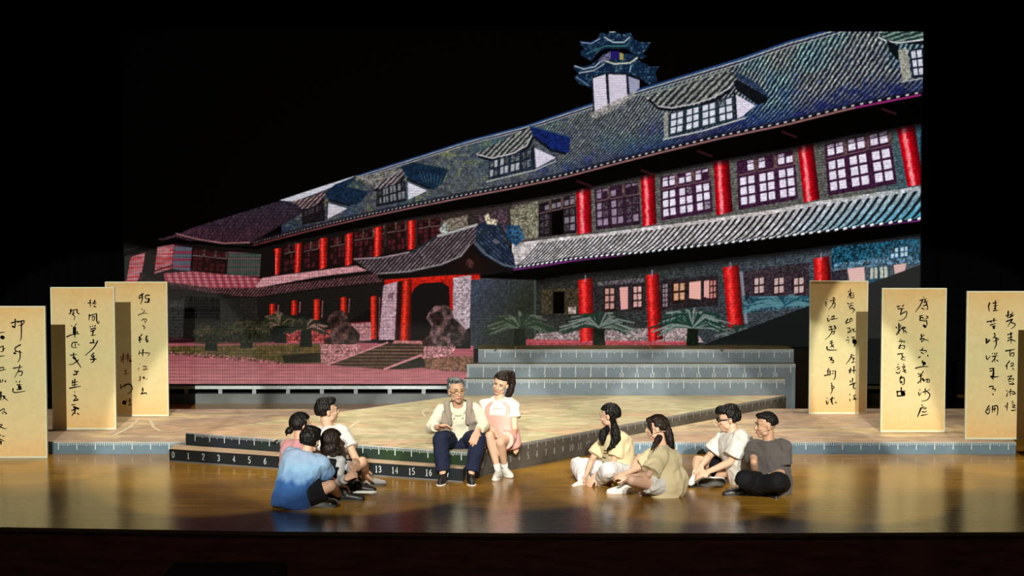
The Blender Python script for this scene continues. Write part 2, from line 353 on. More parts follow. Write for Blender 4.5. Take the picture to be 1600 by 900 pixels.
poly([(410,434),(557,415),(574,423),(500,432),(402,450),(399,448)], (206, 148, 152), 1, .2)
line([(220,430),(240,424),(270,414)], 2, (24, 16, 18)); poly([(218,425),(262,444),(300,452),(240,452),(218,440)], (36, 24, 26), 1, .8)
poly([(190,460),(290,455),(375,464),(400,465),(602,441),(602,470),(480,540),(190,545)], (22, 20, 18), 1, .2)
poly([(262,470),(288,468),(286,530),(262,532)], (50, 50, 48), .9, .4); poly([(290,462),(345,466),(344,500),(288,498)], (12, 11, 11)); poly([(345,468),(400,466),(410,540),(345,540)], (36, 34, 30), .8, .4)
for x0, y0, y1, c in ((421,475,500,(196,30,22)),(455,470,492,(205,30,22)),(490,468,500,(225,44,26)),(532,465,492,(215,40,26)),(579,463,530,(222,44,28))): column([(x0,y0),(x0+10,y0-1),(x0+10,y1),(x0,y1)], c, (235, 70, 46)); line([(x0+14, y0+2), (x0+13, y1-4)], 1.8, (160, 96, 100), .8)
poly([(545,505),(580,503),(580,532),(528,536),(530,512)], (196, 136, 138), .9, .3); poly([(440,516),(530,515),(530,534),(440,536)], (180, 70, 66), .8, .8)
line([(545,505),(579,503)], 1.6, (120, 30, 40))
poly([(262,526),(420,540),(262,542)], (60, 16, 24), .5)
# forecourt
poly([(262,536),(500,534),(740,540),(740,604),(262,604)], lambda X, Y, sl: mixc((168, 92, 98), (190, 118, 120), np.clip((Y-550)/40, 0, 1))*(.9+.16*NH[sl][..., None]))
poly([(190,545),(262,545),(262,604),(190,604)], (168, 92, 98))
poly([(262,541),(500,537),(520,560),(512,568),(440,568),(380,562),(262,553)], lambda X, Y, sl: mixc((72, 66, 30), (116, 90, 56), N5[sl])*(.7+.5*N2[sl][..., None]))
poly([(262,549),(380,557),(440,565),(440,569),(262,554)], (150, 90, 92), .6, 1); poly([(440,555),(500,551),(502,566),(445,567)], (26, 26, 14), .9, .4)
palm(385,516,36,16,(40,46,28),(110,86,64),6); palm(330,520,30,12,(44,50,30),(128,92,70),7); palm(438,508,34,22,(36,42,26),(120,96,80),8); palm(478,514,36,20,(34,40,28),(150,112,104),9)
poly([(304,505),(420,502),(425,536),(304,538)], (40, 42, 26), .6, .9)
# porch
poly([(598,430),(735,428),(735,545),(598,545)], (18, 15, 15))
poly([(601,437),(750,427),(750,436),(700,440),(601,447)], (198, 32, 20), 1, .3)
poly([(640,440),(707,434),(707,452),(700,447),(690,440),(676,437),(660,441),(648,450),(642,462)], (176, 26, 18), 1, .3); poly([(702,448),(708,446),(707,500),(703,500)], (170, 24, 20))
poly([(599,446),(621,440),(618,531),(592,531)], (184, 150, 160), 1, .25); poly([(605,461),(616,455),(614,466),(606,466)], (110, 80, 90), .8)
column([(629,438),(643,436),(642,533),(625,533)], (215, 40, 26), (235, 70, 46)); poly([(621,440),(629,439),(625,532),(617,532)], (40, 14, 14))
poly([(708,434),(736,430),(734,512),(726,516),(707,505)], (176, 156, 164), 1, .35)
poly([(616,532),(700,533),(705,540),(610,540)], (196, 126, 122), .9, .3)
def porchroof(X, Y, sl):
    st = .5+.5*np.sin(2*np.pi*(X+.9*Y)/6.2); light = mixc((110, 92, 98), (164, 148, 150), N5[sl])
    return (col3((24, 20, 26))+(light-col3((24, 20, 26)))*(st*.9)[..., None])*(.65+.6*N2[sl][..., None])
poly([(552,404),(560,408),(640,394),(682,368),(745,352),(752,372),(735,382),(722,398),(700,410),(660,420),(620,426),(592,430),(574,422)], porchroof)
line([(553,405),(600,402),(640,394)], 2.6, (150, 128, 134)); line([(640,396),(686,367)], 3.2, (34, 40, 46)); line([(684,369),(746,351)], 4, (170, 168, 166))
line([(592,428),(640,424),(690,413),(720,400),(734,382)], 3, (190, 180, 182), .6); line([(592,432),(650,429),(700,420),(730,402),(737,388)], 7, (14, 8, 10))
poly([(745,352),(766,342),(775,348),(790,375),(803,400),(806,420),(786,416),(760,402),(742,384)], lambda X, Y, sl: mixc((16, 26, 44), (74, 88, 108), (.5+.5*np.sin(2*np.pi*(X-Y)/7))*N5[sl])*(.6+.8*N2[sl][..., None]))
line([(745,374),(768,346),(775,348),(800,380)], 5, (26, 38, 48)); line([(742,380),(760,398),(785,413),(806,418)], 3, (120, 128, 136), .6)
line([(800,424),(770,416),(748,400),(737,384)], 7, (14, 9, 11)); poly([(772,372),(782,378),(776,382),(770,378)], (130, 130, 130), .6); poly([(790,352),(812,352),(820,372),(806,386),(792,370)], (24, 66, 104), .8, .7)
poly([(686,358),(694,347),(700,350),(700,364),(690,366)], (150, 156, 150), 1, .5); poly([(756,336),(764,334),(766,342),(778,344),(776,352),(760,350)], (190, 176, 150), 1, .5)
poly([(728,406),(734,404),(742,412),(738,420),(728,416)], (150, 100, 90), .7, .8); poly([(705,414),(736,392),(760,412),(752,430),(710,430)], (30, 10, 10), .6)
def lion(cx, top, base, w_, c1, c2, flip, seed):
    h = base-top; f = -1 if flip else 1
    body = [(-.28,0),(.02,-.02),(.18,.1),(.22,.3),(.5,.55),(.62,.68),(.6,.86),(.38,1),(-.5,1),(-.58,.86),(-.42,.72),(-.36,.5),(-.5,.3),(-.44,.16)]
    poly([(cx+f*a*w_, top+b*h) for a, b in body], lambda X, Y, sl: mixc(c1, c2, np.clip(N5[sl]*1.4-.3+(cx-X)/w_*.6*f, 0, 1))*(.6+.7*N2[sl][..., None]))
    poly([(cx+f*a*w_, top+b*h) for a, b in ((-.42,.2),(-.1,.12),(-.05,.4),(-.3,.5))], (24, 14, 12), .6, .5)
    poly([(cx-.62*w_*f, base-10), (cx-.38*w_*f, base-14), (cx-.3*w_*f, base), (cx-.58*w_*f, base+2)], (40, 24, 20), .9, .6)
lion(534,486,540,46,(36,26,22),(112,76,72),False,1); lion(696,478,541,60,(38,32,28),(130,96,96),False,2)
poly([(500,538),(562,538),(566,556),(512,570),(502,566)], (176, 118, 118), .95, .5); poly([(660,541),(712,541),(708,556),(660,560)], (186, 130, 130), .95, .5)
poly([(656,560),(740,556),(740,582),(700,580),(655,575)], (110, 84, 62), .8, .6)
poly([(512,570),(606,536),(662,538),(662,552),(600,577)], lambda X, Y, sl: mixc((50, 40, 26), (128, 88, 74), ((Y % 5.2) < 1.6)*1.0)*(.8+.4*N2[sl][..., None]))
poly([(604,577),(656,557),(664,562),(664,574),(630,577)], (36, 34, 20), 1, .4); line([(512,570),(606,535)], 2.4, (206, 140, 140)); line([(600,577),(658,555)], 3.4, (206, 140, 140))
# dormers
def droof(pts, ang, sp, c1=(20, 26, 34), c2=(156, 156, 146)):
    poly(pts, lambda X, Y, sl: mixc(c1, c2, .5+.5*np.sin(2*np.pi*(X*math.sin(ang)+Y*math.cos(ang))/sp+2*N5[sl]))*(.65+.6*N2[sl][..., None]))
droof([(1008,151),(1050,138),(1112,118),(1145,112),(1147,132),(1136,140),(1112,153),(1082,163),(1048,169),(1026,166)], .8, 8)
line([(1010,152),(1028,166),(1050,168.5),(1085,162),(1115,152),(1137,139),(1147,128)], 2, (190, 185, 185)); line([(1014,156),(1030,170),(1052,172),(1088,166),(1118,156),(1142,140)], 3.5, (10, 12, 20))
line([(1004,149),(1060,134),(1112,117),(1140,108)], 2.4, (120, 126, 120)); poly([(1146,128),(1152,124),(1200,152),(1196,160),(1184,164),(1150,140)], (12, 16, 22), 1, .5)
poly([(1152,122),(1150,112),(1175,125),(1200,146),(1200,153)], (36, 50, 74), 1, .6)
poly([(1037,176),(1044,174),(1044,216),(1038,217)], (140, 140, 130), 1, .3); window([(1046,177),(1146,150),(1148,188),(1044,214)], 4, 3, 0, (214, 216, 226), (30, 44, 52), .97, 21)
poly([(1150,148),(1180,165),(1162,180),(1152,186)], (214, 206, 222), 1, .1); line([(1147,142),(1151,188)], 3, (16, 24, 30)); line([(1036,218),(1100,204),(1165,184)], 2, (196, 196, 190))
droof([(744,240),(790,218),(826,198),(832,202),(830,216),(822,230),(800,242),(768,249),(752,247)], .8, 6)
line([(745,241),(768,247),(800,240),(822,228),(831,212)], 1.6, (196, 190, 190)); line([(748,245),(768,250.5),(802,244),(826,230),(833,214)], 3.6, (12, 14, 22))
poly([(828,198),(836,200),(891,215),(889,238),(880,241),(866,236),(834,214)], (14, 30, 84), 1, .5); line([(834,214),(862,235),(884,240)], 4, (10, 16, 24)); line([(828,197),(891,214)], 2, (40, 70, 90))
window([(764,252),(832,232),(832,264),(763,281)], 4, 2, 0, (170, 172, 176), (24, 34, 48), .5, 22); poly([(835,231),(868,246),(838,263)], (206, 200, 216), 1, .1); line([(833,228),(834,266)], 3, (18, 26, 34)); line([(760,284),(836,266),(868,252)], 1.6, (176, 176, 172))
droof([(582,293),(606,276),(628,262),(632,266),(630,278),(616,290),(600,296),(586,297)], .8, 5, (30, 26, 32), (156, 144, 146))
line([(584,297),(604,297),(622,288),(632,276)], 3.4, (14, 12, 18)); poly([(627,261),(645,254),(699,265),(690,285),(676,296),(638,280)], (14, 34, 54), 1, .5); line([(627,261),(645,254),(699,265),(690,286),(676,296)], 2, (20, 40, 50))
for i in range(7): line([(655+i*6, 268+i), (662+i*4, 284+i)], 1, (90, 120, 134), .6)
line([(636,280),(672,295)], 3, (12, 16, 22)); window([(588,298),(633,282),(635,314),(588,323)], 4, 2, 0, (120, 122, 126), (20, 22, 30), .7, 23); poly([(637,285),(668,298),(638,312)], (206, 202, 214), 1, .1)
droof([(458,314),(485,308),(506,299),(510,304),(502,314),(486,324),(472,327)], .8, 5, (34, 22, 26), (160, 134, 136))
poly([(508,301),(524,288),(552,277),(557,276),(540,292),(576,299),(564,316),(546,322),(514,312)], (16, 34, 54), 1, .5); line([(470,328),(490,326),(506,312)], 3, (14, 10, 14)); line([(514,312),(545,321)], 3, (14, 14, 20))
window([(472,331),(506,316),(508,345),(472,351)], 3, 2, 0, (60, 48, 56), (16, 12, 16), .6, 24); poly([(513,317),(543,326),(512,342)], (200, 192, 200), 1, .1)
poly([(560,276),(600,268),(622,262),(590,290),(570,290)], (128, 118, 112), .6, .6); line([(557,275),(577,282),(612,276),(626,264)], 1.6, (150, 140, 134))
# far-right dormer
poly([(1372,60),(1443,52),(1443,70),(1402,68)], (14, 20, 26), 1); droof([(1370,50),(1443,49),(1443,62),(1400,67),(1384,62)], .3, 7, (12, 36, 34), (130, 150, 140)); line([(1372,58),(1385,64),(1405,67),(1443,62)], 2, (210, 212, 215))
poly([(1385,62),(1404,72),(1404,96),(1390,80)], (8, 14, 20)); poly([(1403,78),(1418,76),(1424,122),(1410,128)], (150, 150, 140), 1, .3); window([(1420,78),(1466,70),(1468,118),(1426,122)], 2, 3, 0, (214, 212, 224), (20, 30, 44), 1, 25); line([(1408,128),(1443,122)], 2, (170, 172, 168))
# ridge tower
def pagoda(X, Y, sl): return mixc((10, 28, 52), (66, 98, 112), np.clip((N2[sl]-.45)*2.2, 0, 1)*N5[sl]*1.5)
for q in ([(925,123),(946,116),(949,171),(928,176)], [(950,116),(978,117),(980,151),(953,171)], [(981,119),(999,125),(999,138),(983,150)]): poly(q, (212, 204, 218) if q[0][0] < 980 else (150, 150, 176), 1, .08)
for y in range(122, 172, 4): line([(926,y+3),(948,y-1),(979,y-1)], .6, (160, 150, 165), .7)
for a, b in (((949,116),(952,172)), ((980,116),(983,150)), ((925,122),(928,177))): line([a, b], 2.6, (16, 26, 34))
poly([(920,178),(955,160),(982,148),(995,138),(990,152),(960,172),(930,186)], (150, 144, 138), .7, .5)
poly([(895,101),(908,104),(922,102),(935,92),(944,84),(990,84),(1000,96),(1016,104),(1030,104),(1024,114),(1028,127),(1014,132),(1000,122),(985,116),(948,114),(926,122),(924,137),(904,130),(897,121),(904,116),(898,108)], pagoda)
line([(898,103),(912,108),(930,104),(940,94)], 1.6, (180, 190, 205)); line([(900,120),(920,134)], 2, (90, 120, 140)); line([(905,114),(928,110),(944,100)], 1.6, (170, 172, 180)); line([(940,93),(960,100),(985,98),(996,90)], 2.6, (196, 196, 176), .9); line([(986,102),(984,112)], 2, (120, 150, 170))
line([(926,121),(946,114),(982,115),(1000,122)], 2.4, (12, 22, 38))
poly([(906,64),(920,66),(934,60),(938,51),(950,54),(953,47),(961,49),(970,54),(985,51),(990,61),(1000,66),(1016,66),(1012,76),(1004,84),(1011,88),(1002,92),(990,84),(978,76),(946,76),(934,82),(924,96),(908,86),(907,80),(914,76),(908,70)], pagoda)
line([(953,49),(961,49)], 3, (210, 220, 215)); line([(908,66),(924,68),(938,60)], 1.4, (150, 165, 200)); line([(944,58),(958,66),(975,66),(984,58)], 1.8, (170, 185, 190)); line([(916,84),(930,78),(946,72),(978,72),(984,66)], 1.6, (50, 100, 100)); poly([(934,94),(950,82),(954,80),(954,92),(940,98)], (110, 100, 130), .8, .5); poly([(954,80),(968,80),(968,92),(955,92)], (30, 24, 90)); poly([(968,82),(974,84),(974,94),(968,93)], (150, 140, 80))
# black where the projected picture is not
poly([(184,44),(1290,44),(1290,49),(1230,64.5),(1160,89),(1020,132),(1000,139),(1016,66),(985,49),(950,46),(905,60),(893,100),(923,162),(820,196),(730,219),(655,243),(557,274),(437,312),(190,391),(184,391)], (3, 1, 6), lambda X, Y, sl: 1.0*((Y < ridge(X)-.5) & ((X < 893) | (X > 1032))) if True else 0)
poly([(184,44),(1450,44),(1450,49),(184,49)], (3, 1, 6)); poly([(184,44),(190,44),(190,606),(184,606)], (3, 1, 6)); poly([(1443,44),(1450,44),(1450,606),(1443,606)], (3, 1, 6))
# LED pixel rows and moire
XX = (np.arange(RW)/SS+RX0)[None, :]; YY = (np.arange(RH)/SS+RY0)[:, None]
g = np.clip((900-XX)/500, 0, 1)*np.clip((YY-250)/150, 0, 1)
IMG *= (1-g*(.22*(np.sin(2*np.pi*XX/3.4) > .35)+.2*(np.sin(2*np.pi*YY/5.2) > .6)))[..., None]
IMG *= (1+.06*np.sin(2*np.pi*YY/4.1)*np.ones_like(XX))[..., None]
lum = IMG.mean(axis=2, keepdims=True); IMG = np.clip(lum+(IMG-lum)*1.05, 0, 255)
IMG = IMG[:RH//SS*SS, :RW//SS*SS].reshape(RH//SS, SS, RW//SS, SS, 3).mean(axis=(1, 3))
k_ = .35; B_ = IMG.copy(); B_[1:-1, 1:-1] = (IMG[:-2, 1:-1]+IMG[2:, 1:-1]+IMG[1:-1, :-2]+IMG[1:-1, 2:])/4; IMG = np.clip(IMG+k_*(IMG-B_), 0, 255)

# ---- the screen surface: one vertex per LED, colour stored per vertex
SY = 25.4
pTL = at_y(190, 49, SY); pTR = at_y(1443, 49, SY); pBL = at_y(190, 600, SY)
sx0, sx1, sz0, sz1 = pTL.x, pTR.x, pBL.z, pTL.z
nxg, nyg = 1130, 500
gx = np.linspace(sx0, sx1, nxg); gz = np.linspace(sz0, sz1, nyg)
GX, GZ = np.meshgrid(gx, gz); U, V = proj_np(GX, SY, GZ)
fu = np.clip(U-RX0-.5, 0, IMG.shape[1]-1.001); fv = np.clip(V-RY0-.5, 0, IMG.shape[0]-1.001)
iu, iv = fu.astype(int), fv.astype(int); tu, tv = (fu-iu)[..., None], (fv-iv)[..., None]
COL = (IMG[iv, iu]*(1-tu)+IMG[iv, iu+1]*tu)*(1-tv)+(IMG[iv+1, iu]*(1-tu)+IMG[iv+1, iu+1]*tu)*tv
LIN = s2l(COL)
idx = np.arange(nxg*nyg).reshape(nyg, nxg)
quads = np.stack([idx[:-1, :-1], idx[:-1, 1:], idx[1:, 1:], idx[1:, :-1]], -1)
dark_ = (COL.max(axis=2) < 12); allb = dark_[:-1, :-1] & dark_[:-1, 1:] & dark_[1:, 1:] & dark_[1:, :-1]
quads = quads[~allb]
used, inv = np.unique(quads, return_inverse=True); inv = inv.reshape(-1)
P = np.stack([GX.ravel()[used], np.full(len(used), SY), GZ.ravel()[used]], -1)
me = bpy.data.meshes.new('screen_picture'); nq = len(quads)
me.vertices.add(len(used)); me.vertices.foreach_set('co', P.astype(np.float32).ravel())
me.loops.add(nq*4); me.loops.foreach_set('vertex_index', inv.astype(np.int32))
me.polygons.add(nq); me.polygons.foreach_set('loop_start', np.arange(0, nq*4, 4, dtype=np.int32)); me.update(calc_edges=True)
at_ = me.color_attributes.new('led', 'FLOAT_COLOR', 'POINT')
at_.data.foreach_set('color', np.concatenate([LIN.reshape(-1, 3)[used], np.ones((len(used), 1))], 1).astype(np.float32).ravel())
ml = bpy.data.materials.new('led_emission'); ml.use_nodes = True; nt = ml.node_tree; b = nt.nodes['Principled BSDF']
ca = nt.nodes.new('ShaderNodeVertexColor'); ca.layer_name = 'led'
nt.links.new(ca.outputs[0], b.inputs['Emission Color']); b.inputs['Emission Strength'].default_value = 1.0
b.inputs['Base Color'].default_value = (.012, .012, .014, 1); b.inputs['Roughness'].default_value = .7; b.inputs['Specular IOR Level'].default_value = .1
led = thing('led_wall', 'huge black LED wall showing a grey-roofed brick building with red columns, behind the steps', 'screen', ((sx0+sx1)/2, SY, 0))
scr = link('screen_picture', me, ml, led); scr.matrix_parent_inverse = Matrix.Translation(led.location).inverted()
def put(o, root): o.parent = root; o.matrix_parent_inverse = Matrix.Translation(root.location).inverted(); return o
bm = bmesh.new(); box(bm, sx0-.02, sx1+.02, SY+.012, SY+.12, sz0-.02, sz1+.02)
put(obj('cabinet', bm, mat('led_cabinet', (.006, .006, .007), .8, .1)), led)
bm = bmesh.new(); zt = sz0-.03; box(bm, sx0-.02, sx1+.02, SY-.03, SY+.1, zt-.045, zt+.005)
put(obj('base_rail', bm, mat('rail_metal', (.36, .42, .45), .35, .5, metal=.6)), led)
bm = bmesh.new(); box(bm, sx0-.02, sx1+.02, SY-.02, SY+.14, 0.0, zt-.12)
put(obj('base_plinth', bm, mat('plinth_grey', (.13, .15, .16), .5, .4, noise=.4, nscale=2)), led)
x = sx0+.4
while x < sx1:
    bm = bmesh.new(); box(bm, x-.03, x+.03, SY-.01, SY+.07, zt-.12, zt-.045); put(obj('bolt', bm, mat('bolt_metal', (.2, .22, .24), .4, .5, metal=.5)), led); x += .52
# ---------------------------------------------------------------- setting: floor, apron, drapes
def floor_mat():
    m = bpy.data.materials.new('stage_wood'); m.use_nodes = True; nt = m.node_tree; b = nt.nodes['Principled BSDF']
    tc = nt.nodes.new('ShaderNodeTexCoord'); N = nt.nodes.new; L = nt.links.new
    mp = N('ShaderNodeMapping'); mp.inputs['Scale'].default_value = (.35, 9, 1); L(tc.outputs['Object'], mp.inputs[0])
    n1 = N('ShaderNodeTexNoise'); n1.inputs['Scale'].default_value = 3; n1.inputs['Detail'].default_value = 6; L(mp.outputs[0], n1.inputs['Vector'])
    n2 = N('ShaderNodeTexNoise'); n2.inputs['Scale'].default_value = .8; n2.inputs['Detail'].default_value = 3; L(tc.outputs['Object'], n2.inputs['Vector'])
    br = N('ShaderNodeTexBrick'); br.inputs['Scale'].default_value = 1; br.inputs['Brick Width'].default_value = 2.4; br.inputs['Row Height'].default_value = .12
    br.inputs['Mortar Size'].default_value = .003; br.inputs['Color1'].default_value = (.9, .9, .9, 1); br.inputs['Color2'].default_value = (1.1, 1.1, 1.1, 1); br.inputs['Mortar'].default_value = (.35, .3, .3, 1)
    L(tc.outputs['Object'], br.inputs['Vector'])
    m1 = N('ShaderNodeMix'); m1.data_type = 'RGBA'; m1.inputs['A'].default_value = (.17, .078, .010, 1); m1.inputs['B'].default_value = (.40, .215, .026, 1)
    ad = N('ShaderNodeMath'); ad.operation = 'ADD'; L(n1.outputs['Fac'], ad.inputs[0]); L(n2.outputs['Fac'], ad.inputs[1])
    rp = N('ShaderNodeMapRange'); rp.inputs['From Min'].default_value = .7; rp.inputs['From Max'].default_value = 1.3; L(ad.outputs[0], rp.inputs[0]); L(rp.outputs[0], m1.inputs['Factor'])
    mu = N('ShaderNodeMix'); mu.data_type = 'RGBA'; mu.blend_type = 'MULTIPLY'; mu.inputs['Factor'].default_value = .8; L(m1.outputs['Result'], mu.inputs['A']); L(br.outputs['Color'], mu.inputs['B'])
    L(mu.outputs['Result'], b.inputs['Base Color'])
    rr = N('ShaderNodeMapRange'); rr.inputs['To Min'].default_value = .16; rr.inputs['To Max'].default_value = .27; L(n1.outputs['Fac'], rr.inputs[0]); L(rr.outputs[0], b.inputs['Roughness'])
    b.inputs['Specular IOR Level'].default_value = .6
    bp = N('ShaderNodeBump'); bp.inputs['Strength'].default_value = .12; bp.inputs['Distance'].default_value = .004; L(n1.outputs['Fac'], bp.inputs['Height']); L(bp.outputs[0], b.inputs['Normal'])
    return m
lip = [(-11, 16.15), (-4.92, 15.98), (-2.5, 15.78), (0, 15.70), (2.5, 15.70), (4.85, 15.75), (11, 15.9)]
bm = bmesh.new(); prism(bm, lip + [(11, 27.2), (-11, 27.2)], -.06, 0, 0, 1)
tag(obj('floor', bm, [floor_mat(), mat('apron_trim', (.05, .025, .012), .35)]), kind='structure')
bm = bmesh.new()
for (x0, y0), (x1, y1) in zip(lip, lip[1:]):
    q = [bm.verts.new(p) for p in ((x0, y0-.012, -.03), (x1, y1-.012, -.03), (x1, y1-.012, -.004), (x0, y0-.012, -.004))]; bm.faces.new(q)
    q2 = [bm.verts.new(p) for p in ((x0, y0-.012, -.004), (x1, y1-.012, -.004), (x1, y1+.01, .003), (x0, y0+.01, .003))]; bm.faces.new(q2)
tag(obj('trim_1', bm, mat('lip_metal', (.22, .15, .08), .35, .5, metal=.4)), kind='structure')
bm = bmesh.new(); prism(bm, [(x, y+.01) for x, y in lip] + [(11, 16.4), (-11, 16.5)], -1.3, -.06)
tag(obj('wall_front', bm, mat('apron_wood', (.20, .075, .05), .55, .3, noise=.5, nscale=3, stretch=(1, 1, 6))), kind='structure')
def drape(name, pts, z0, z1, m, amp=.07, wl=.34):
    bm = bmesh.new(); prev = None
    for (x0, y0), (x1, y1) in zip(pts, pts[1:]):
        L_ = math.hypot(x1-x0, y1-y0); n = int(L_/wl*6); nx, ny = -(y1-y0)/L_, (x1-x0)/L_
        for i in range(n+1):
            t = i/n; o = amp*math.sin(i*math.pi/3)+amp*.4*math.sin(i*.37)
            a = bm.verts.new((x0+(x1-x0)*t+nx*o, y0+(y1-y0)*t+ny*o, z0)); b = bm.verts.new((x0+(x1-x0)*t+nx*o, y0+(y1-y0)*t+ny*o, z1))
            if prev: bm.faces.new((prev[0], a, b, prev[1]))
            prev = (a, b)
    return obj(name, bm, m, smooth=True)
velvet = mat('black_velvet', (.0016, .0014, .002), .95, .03)
tag(drape('wall_back', [(-9.6, 26.4), (9.6, 26.4)], 0, 9.5, velvet), kind='structure')
tag(drape('wall_left', [(-9.6, 16.4), (-9.6, 26.4)], 0, 9.5, velvet), kind='structure')
tag(drape('wall_right', [(9.6, 26.4), (9.6, 16.4)], 0, 9.5, velvet), kind='structure')
bm = bmesh.new(); box(bm, -11, 11, 10, 15.9, -1.4, -1.3); tag(obj('floor_auditorium', bm, mat('auditorium_carpet', (.012, .006, .006), .95, .1)), kind='structure')

# ---------------------------------------------------------------- ruler markings
DIG = {'0': ['.5,0 .15,.25 .15,.75 .5,1 .85,.75 .85,.25 .5,0'], '1': ['.3,.8 .55,1 .55,0', '.3,0 .8,0'], '2': ['.15,.75 .3,.98 .7,.98 .85,.72 .15,.02 .85,.02'],
       '3': ['.15,.8 .45,1 .8,.8 .75,.6 .4,.52 .8,.4 .85,.2 .5,0 .15,.15'], '4': ['.65,0 .65,1 .12,.3 .9,.3'], '5': ['.8,1 .25,1 .2,.55 .6,.6 .85,.3 .6,.02 .15,.1'],
       '6': ['.75,.95 .3,.7 .15,.3 .45,0 .8,.2 .75,.5 .4,.58 .2,.4'], '7': ['.15,.8 .15,.98 .85,.98 .4,0'], '8': ['.5,.53 .2,.75 .5,1 .8,.75 .5,.53 .15,.25 .5,0 .85,.25 .5,.53'],
       '9': ['.25,.05 .7,.3 .85,.7 .55,1 .2,.8 .25,.5 .6,.42 .8,.6']}
def ribbon(bm, pts, w, fn, taper=None):
    """flat printed stroke: pts are 2-D, fn maps them onto the face"""
    n = len(pts); P = [Vector((p[0], p[1])) for p in pts]; L = []; R = []
    for i, p in enumerate(P):
        d = (P[min(i+1, n-1)] - P[max(i-1, 0)])
        d = d.normalized() if d.length > 1e-9 else Vector((1, 0)); nn = Vector((-d.y, d.x))
        ww = w/2*(taper[i] if taper else 1); L.append(bm.verts.new(fn(*(p+nn*ww)))); R.append(bm.verts.new(fn(*(p-nn*ww))))
    for i in range(n-1):
        try: bm.faces.new((L[i], L[i+1], R[i+1], R[i]))
        except ValueError: pass
WHITE = lambda: mat('ruler_white', (.50, .56, .58), .7, .2)
def ruler(root, A, B, z0, z1, ticks=None, unit=.17, start=0.0, numbers=None, num_z=None, num_h=.06, end_pad=0.0, tmat=None):
    """A,B: the face's ends (x,y), seen face outward to the right of A->B turned towards the camera"""
    A = Vector(A); B = Vector(B); d = (B-A); Ln = d.length; d.normalize(); n = Vector((d.y, -d.x))
    fn = lambda s, z: (A.x+d.x*s+n.x*.004, A.y+d.y*s+n.y*.004, z)
    m = tmat or WHITE(); h = z1-z0
    if ticks:
        bm = bmesh.new(); k = 0; s = start
        while s < Ln-end_pad:
            l = h*(.62 if k % 10 == 0 else .34 if k % 5 == 0 else .25); w = .011 if k % 10 == 0 else .0065
            if s > .01: ribbon(bm, [(s, z1-l), (s, z1-.004)], w, fn)
            s += unit/10; k += 1
        put(obj('ruler_ticks', bm, m), root)
        bm = bmesh.new(); ribbon(bm, [(0, z1-.004), (Ln, z1-.004)], .007, fn); put(obj('edge_line', bm, m), root)
    if numbers:
        for k in numbers:
            s0 = start+k*unit
            if s0 > Ln-.01: break
            bm = bmesh.new(); tx = str(k); w = num_h*.55; tw = w*len(tx)*1.15
            for j, ch in enumerate(tx):
                for st in DIG[ch]:
                    pts = [tuple(map(float, q.split(','))) for q in st.split()]
                    ribbon(bm, [(s0-tw/2+j*w*1.15+p[0]*w, num_z+p[1]*num_h) for p in pts], .009, fn)
            put(obj('number', bm, m), root)

# ---------------------------------------------------------------- platforms
def top_mat(name, c1, c2, c3, seed):
    m = bpy.data.materials.new(name); m.use_nodes = True; nt = m.node_tree; b = nt.nodes['Principled BSDF']; N = nt.nodes.new; L = nt.links.new
    tc = N('ShaderNodeTexCoord'); mp = N('ShaderNodeMapping'); mp.inputs['Location'].default_value = (seed, seed*2, 0); mp.inputs['Scale'].default_value = (.5, 1, 1); L(tc.outputs['Object'], mp.inputs[0])
    n1 = N('ShaderNodeTexNoise'); n1.inputs['Scale'].default_value = 1.1; n1.inputs['Detail'].default_value = 5; n1.inputs['Distortion'].default_value = .8; L(mp.outputs[0], n1.inputs['Vector'])
    n2 = N('ShaderNodeTexNoise'); n2.inputs['Scale'].default_value = 5; n2.inputs['Detail'].default_value = 8; n2.inputs['Distortion'].default_value = 1.5; L(mp.outputs[0], n2.inputs['Vector'])
    r = N('ShaderNodeValToRGB'); e = r.color_ramp.elements; e[0].position = .36; e[0].color = (*c1, 1); e[1].position = .6; e[1].color = (*c2, 1); x = e.new(.5); x.color = (*c3, 1)
    L(n1.outputs['Fac'], r.inputs[0])
    mu = N('ShaderNodeMix'); mu.data_type = 'RGBA'; mu.blend_type = 'MULTIPLY'; mu.inputs['Factor'].default_value = 1
    rp = N('ShaderNodeMapRange'); rp.inputs['From Min'].default_value = .3; rp.inputs['From Max'].default_value = .7; rp.inputs['To Min'].default_value = .62; rp.inputs['To Max'].default_value = 1.15
    L(n2.outputs['Fac'], rp.inputs[0]); L(r.outputs[0], mu.inputs['A']); L(rp.outputs[0], mu.inputs['B']); L(mu.outputs['Result'], b.inputs['Base Color'])
    b.inputs['Roughness'].default_value = .55; b.inputs['Specular IOR Level'].default_value = .3
    return m
TOPM = top_mat('platform_paint', (.62, .42, .28), (.60, .52, .35), (.50, .48, .30), 3.0)
TOPL = top_mat('low_platform_paint', (.50, .34, .24), (.60, .46, .28), (.40, .31, .25), 9.0)
BLUEF = mat('ruler_face_blue', (.10, .17, .23), .55, .4, noise=.25, nscale=3)
GREYF = mat('ruler_face_grey', (.14, .19, .235), .5, .4, noise=.22, nscale=3)
DARKF = mat('ruler_face_black', (.010, .016, .020), .4, .5, noise=.3, nscale=2)
GREENF = mat('ruler_face_green', (.012, .035, .012), .45, .4, nscale=1.3, col2=(.012, .016, .03))
BROWNF = mat('ruler_face_brown', (.085, .078, .066), .5, .4, noise=.35, nscale=4)
CHALK = mat('chalk', (.66, .56, .42), .9, .1, noise=.3, nscale=30)
def chalk(root, uv, z, w=.03):
    bm = bmesh.new(); P = [at_z(u, v, z) for u, v in uv]
    ribbon(bm, [(p.x, p.y) for p in P], w, lambda a, b: (a, b, z+.003)); put(obj('chalk_line', bm, CHALK), root)

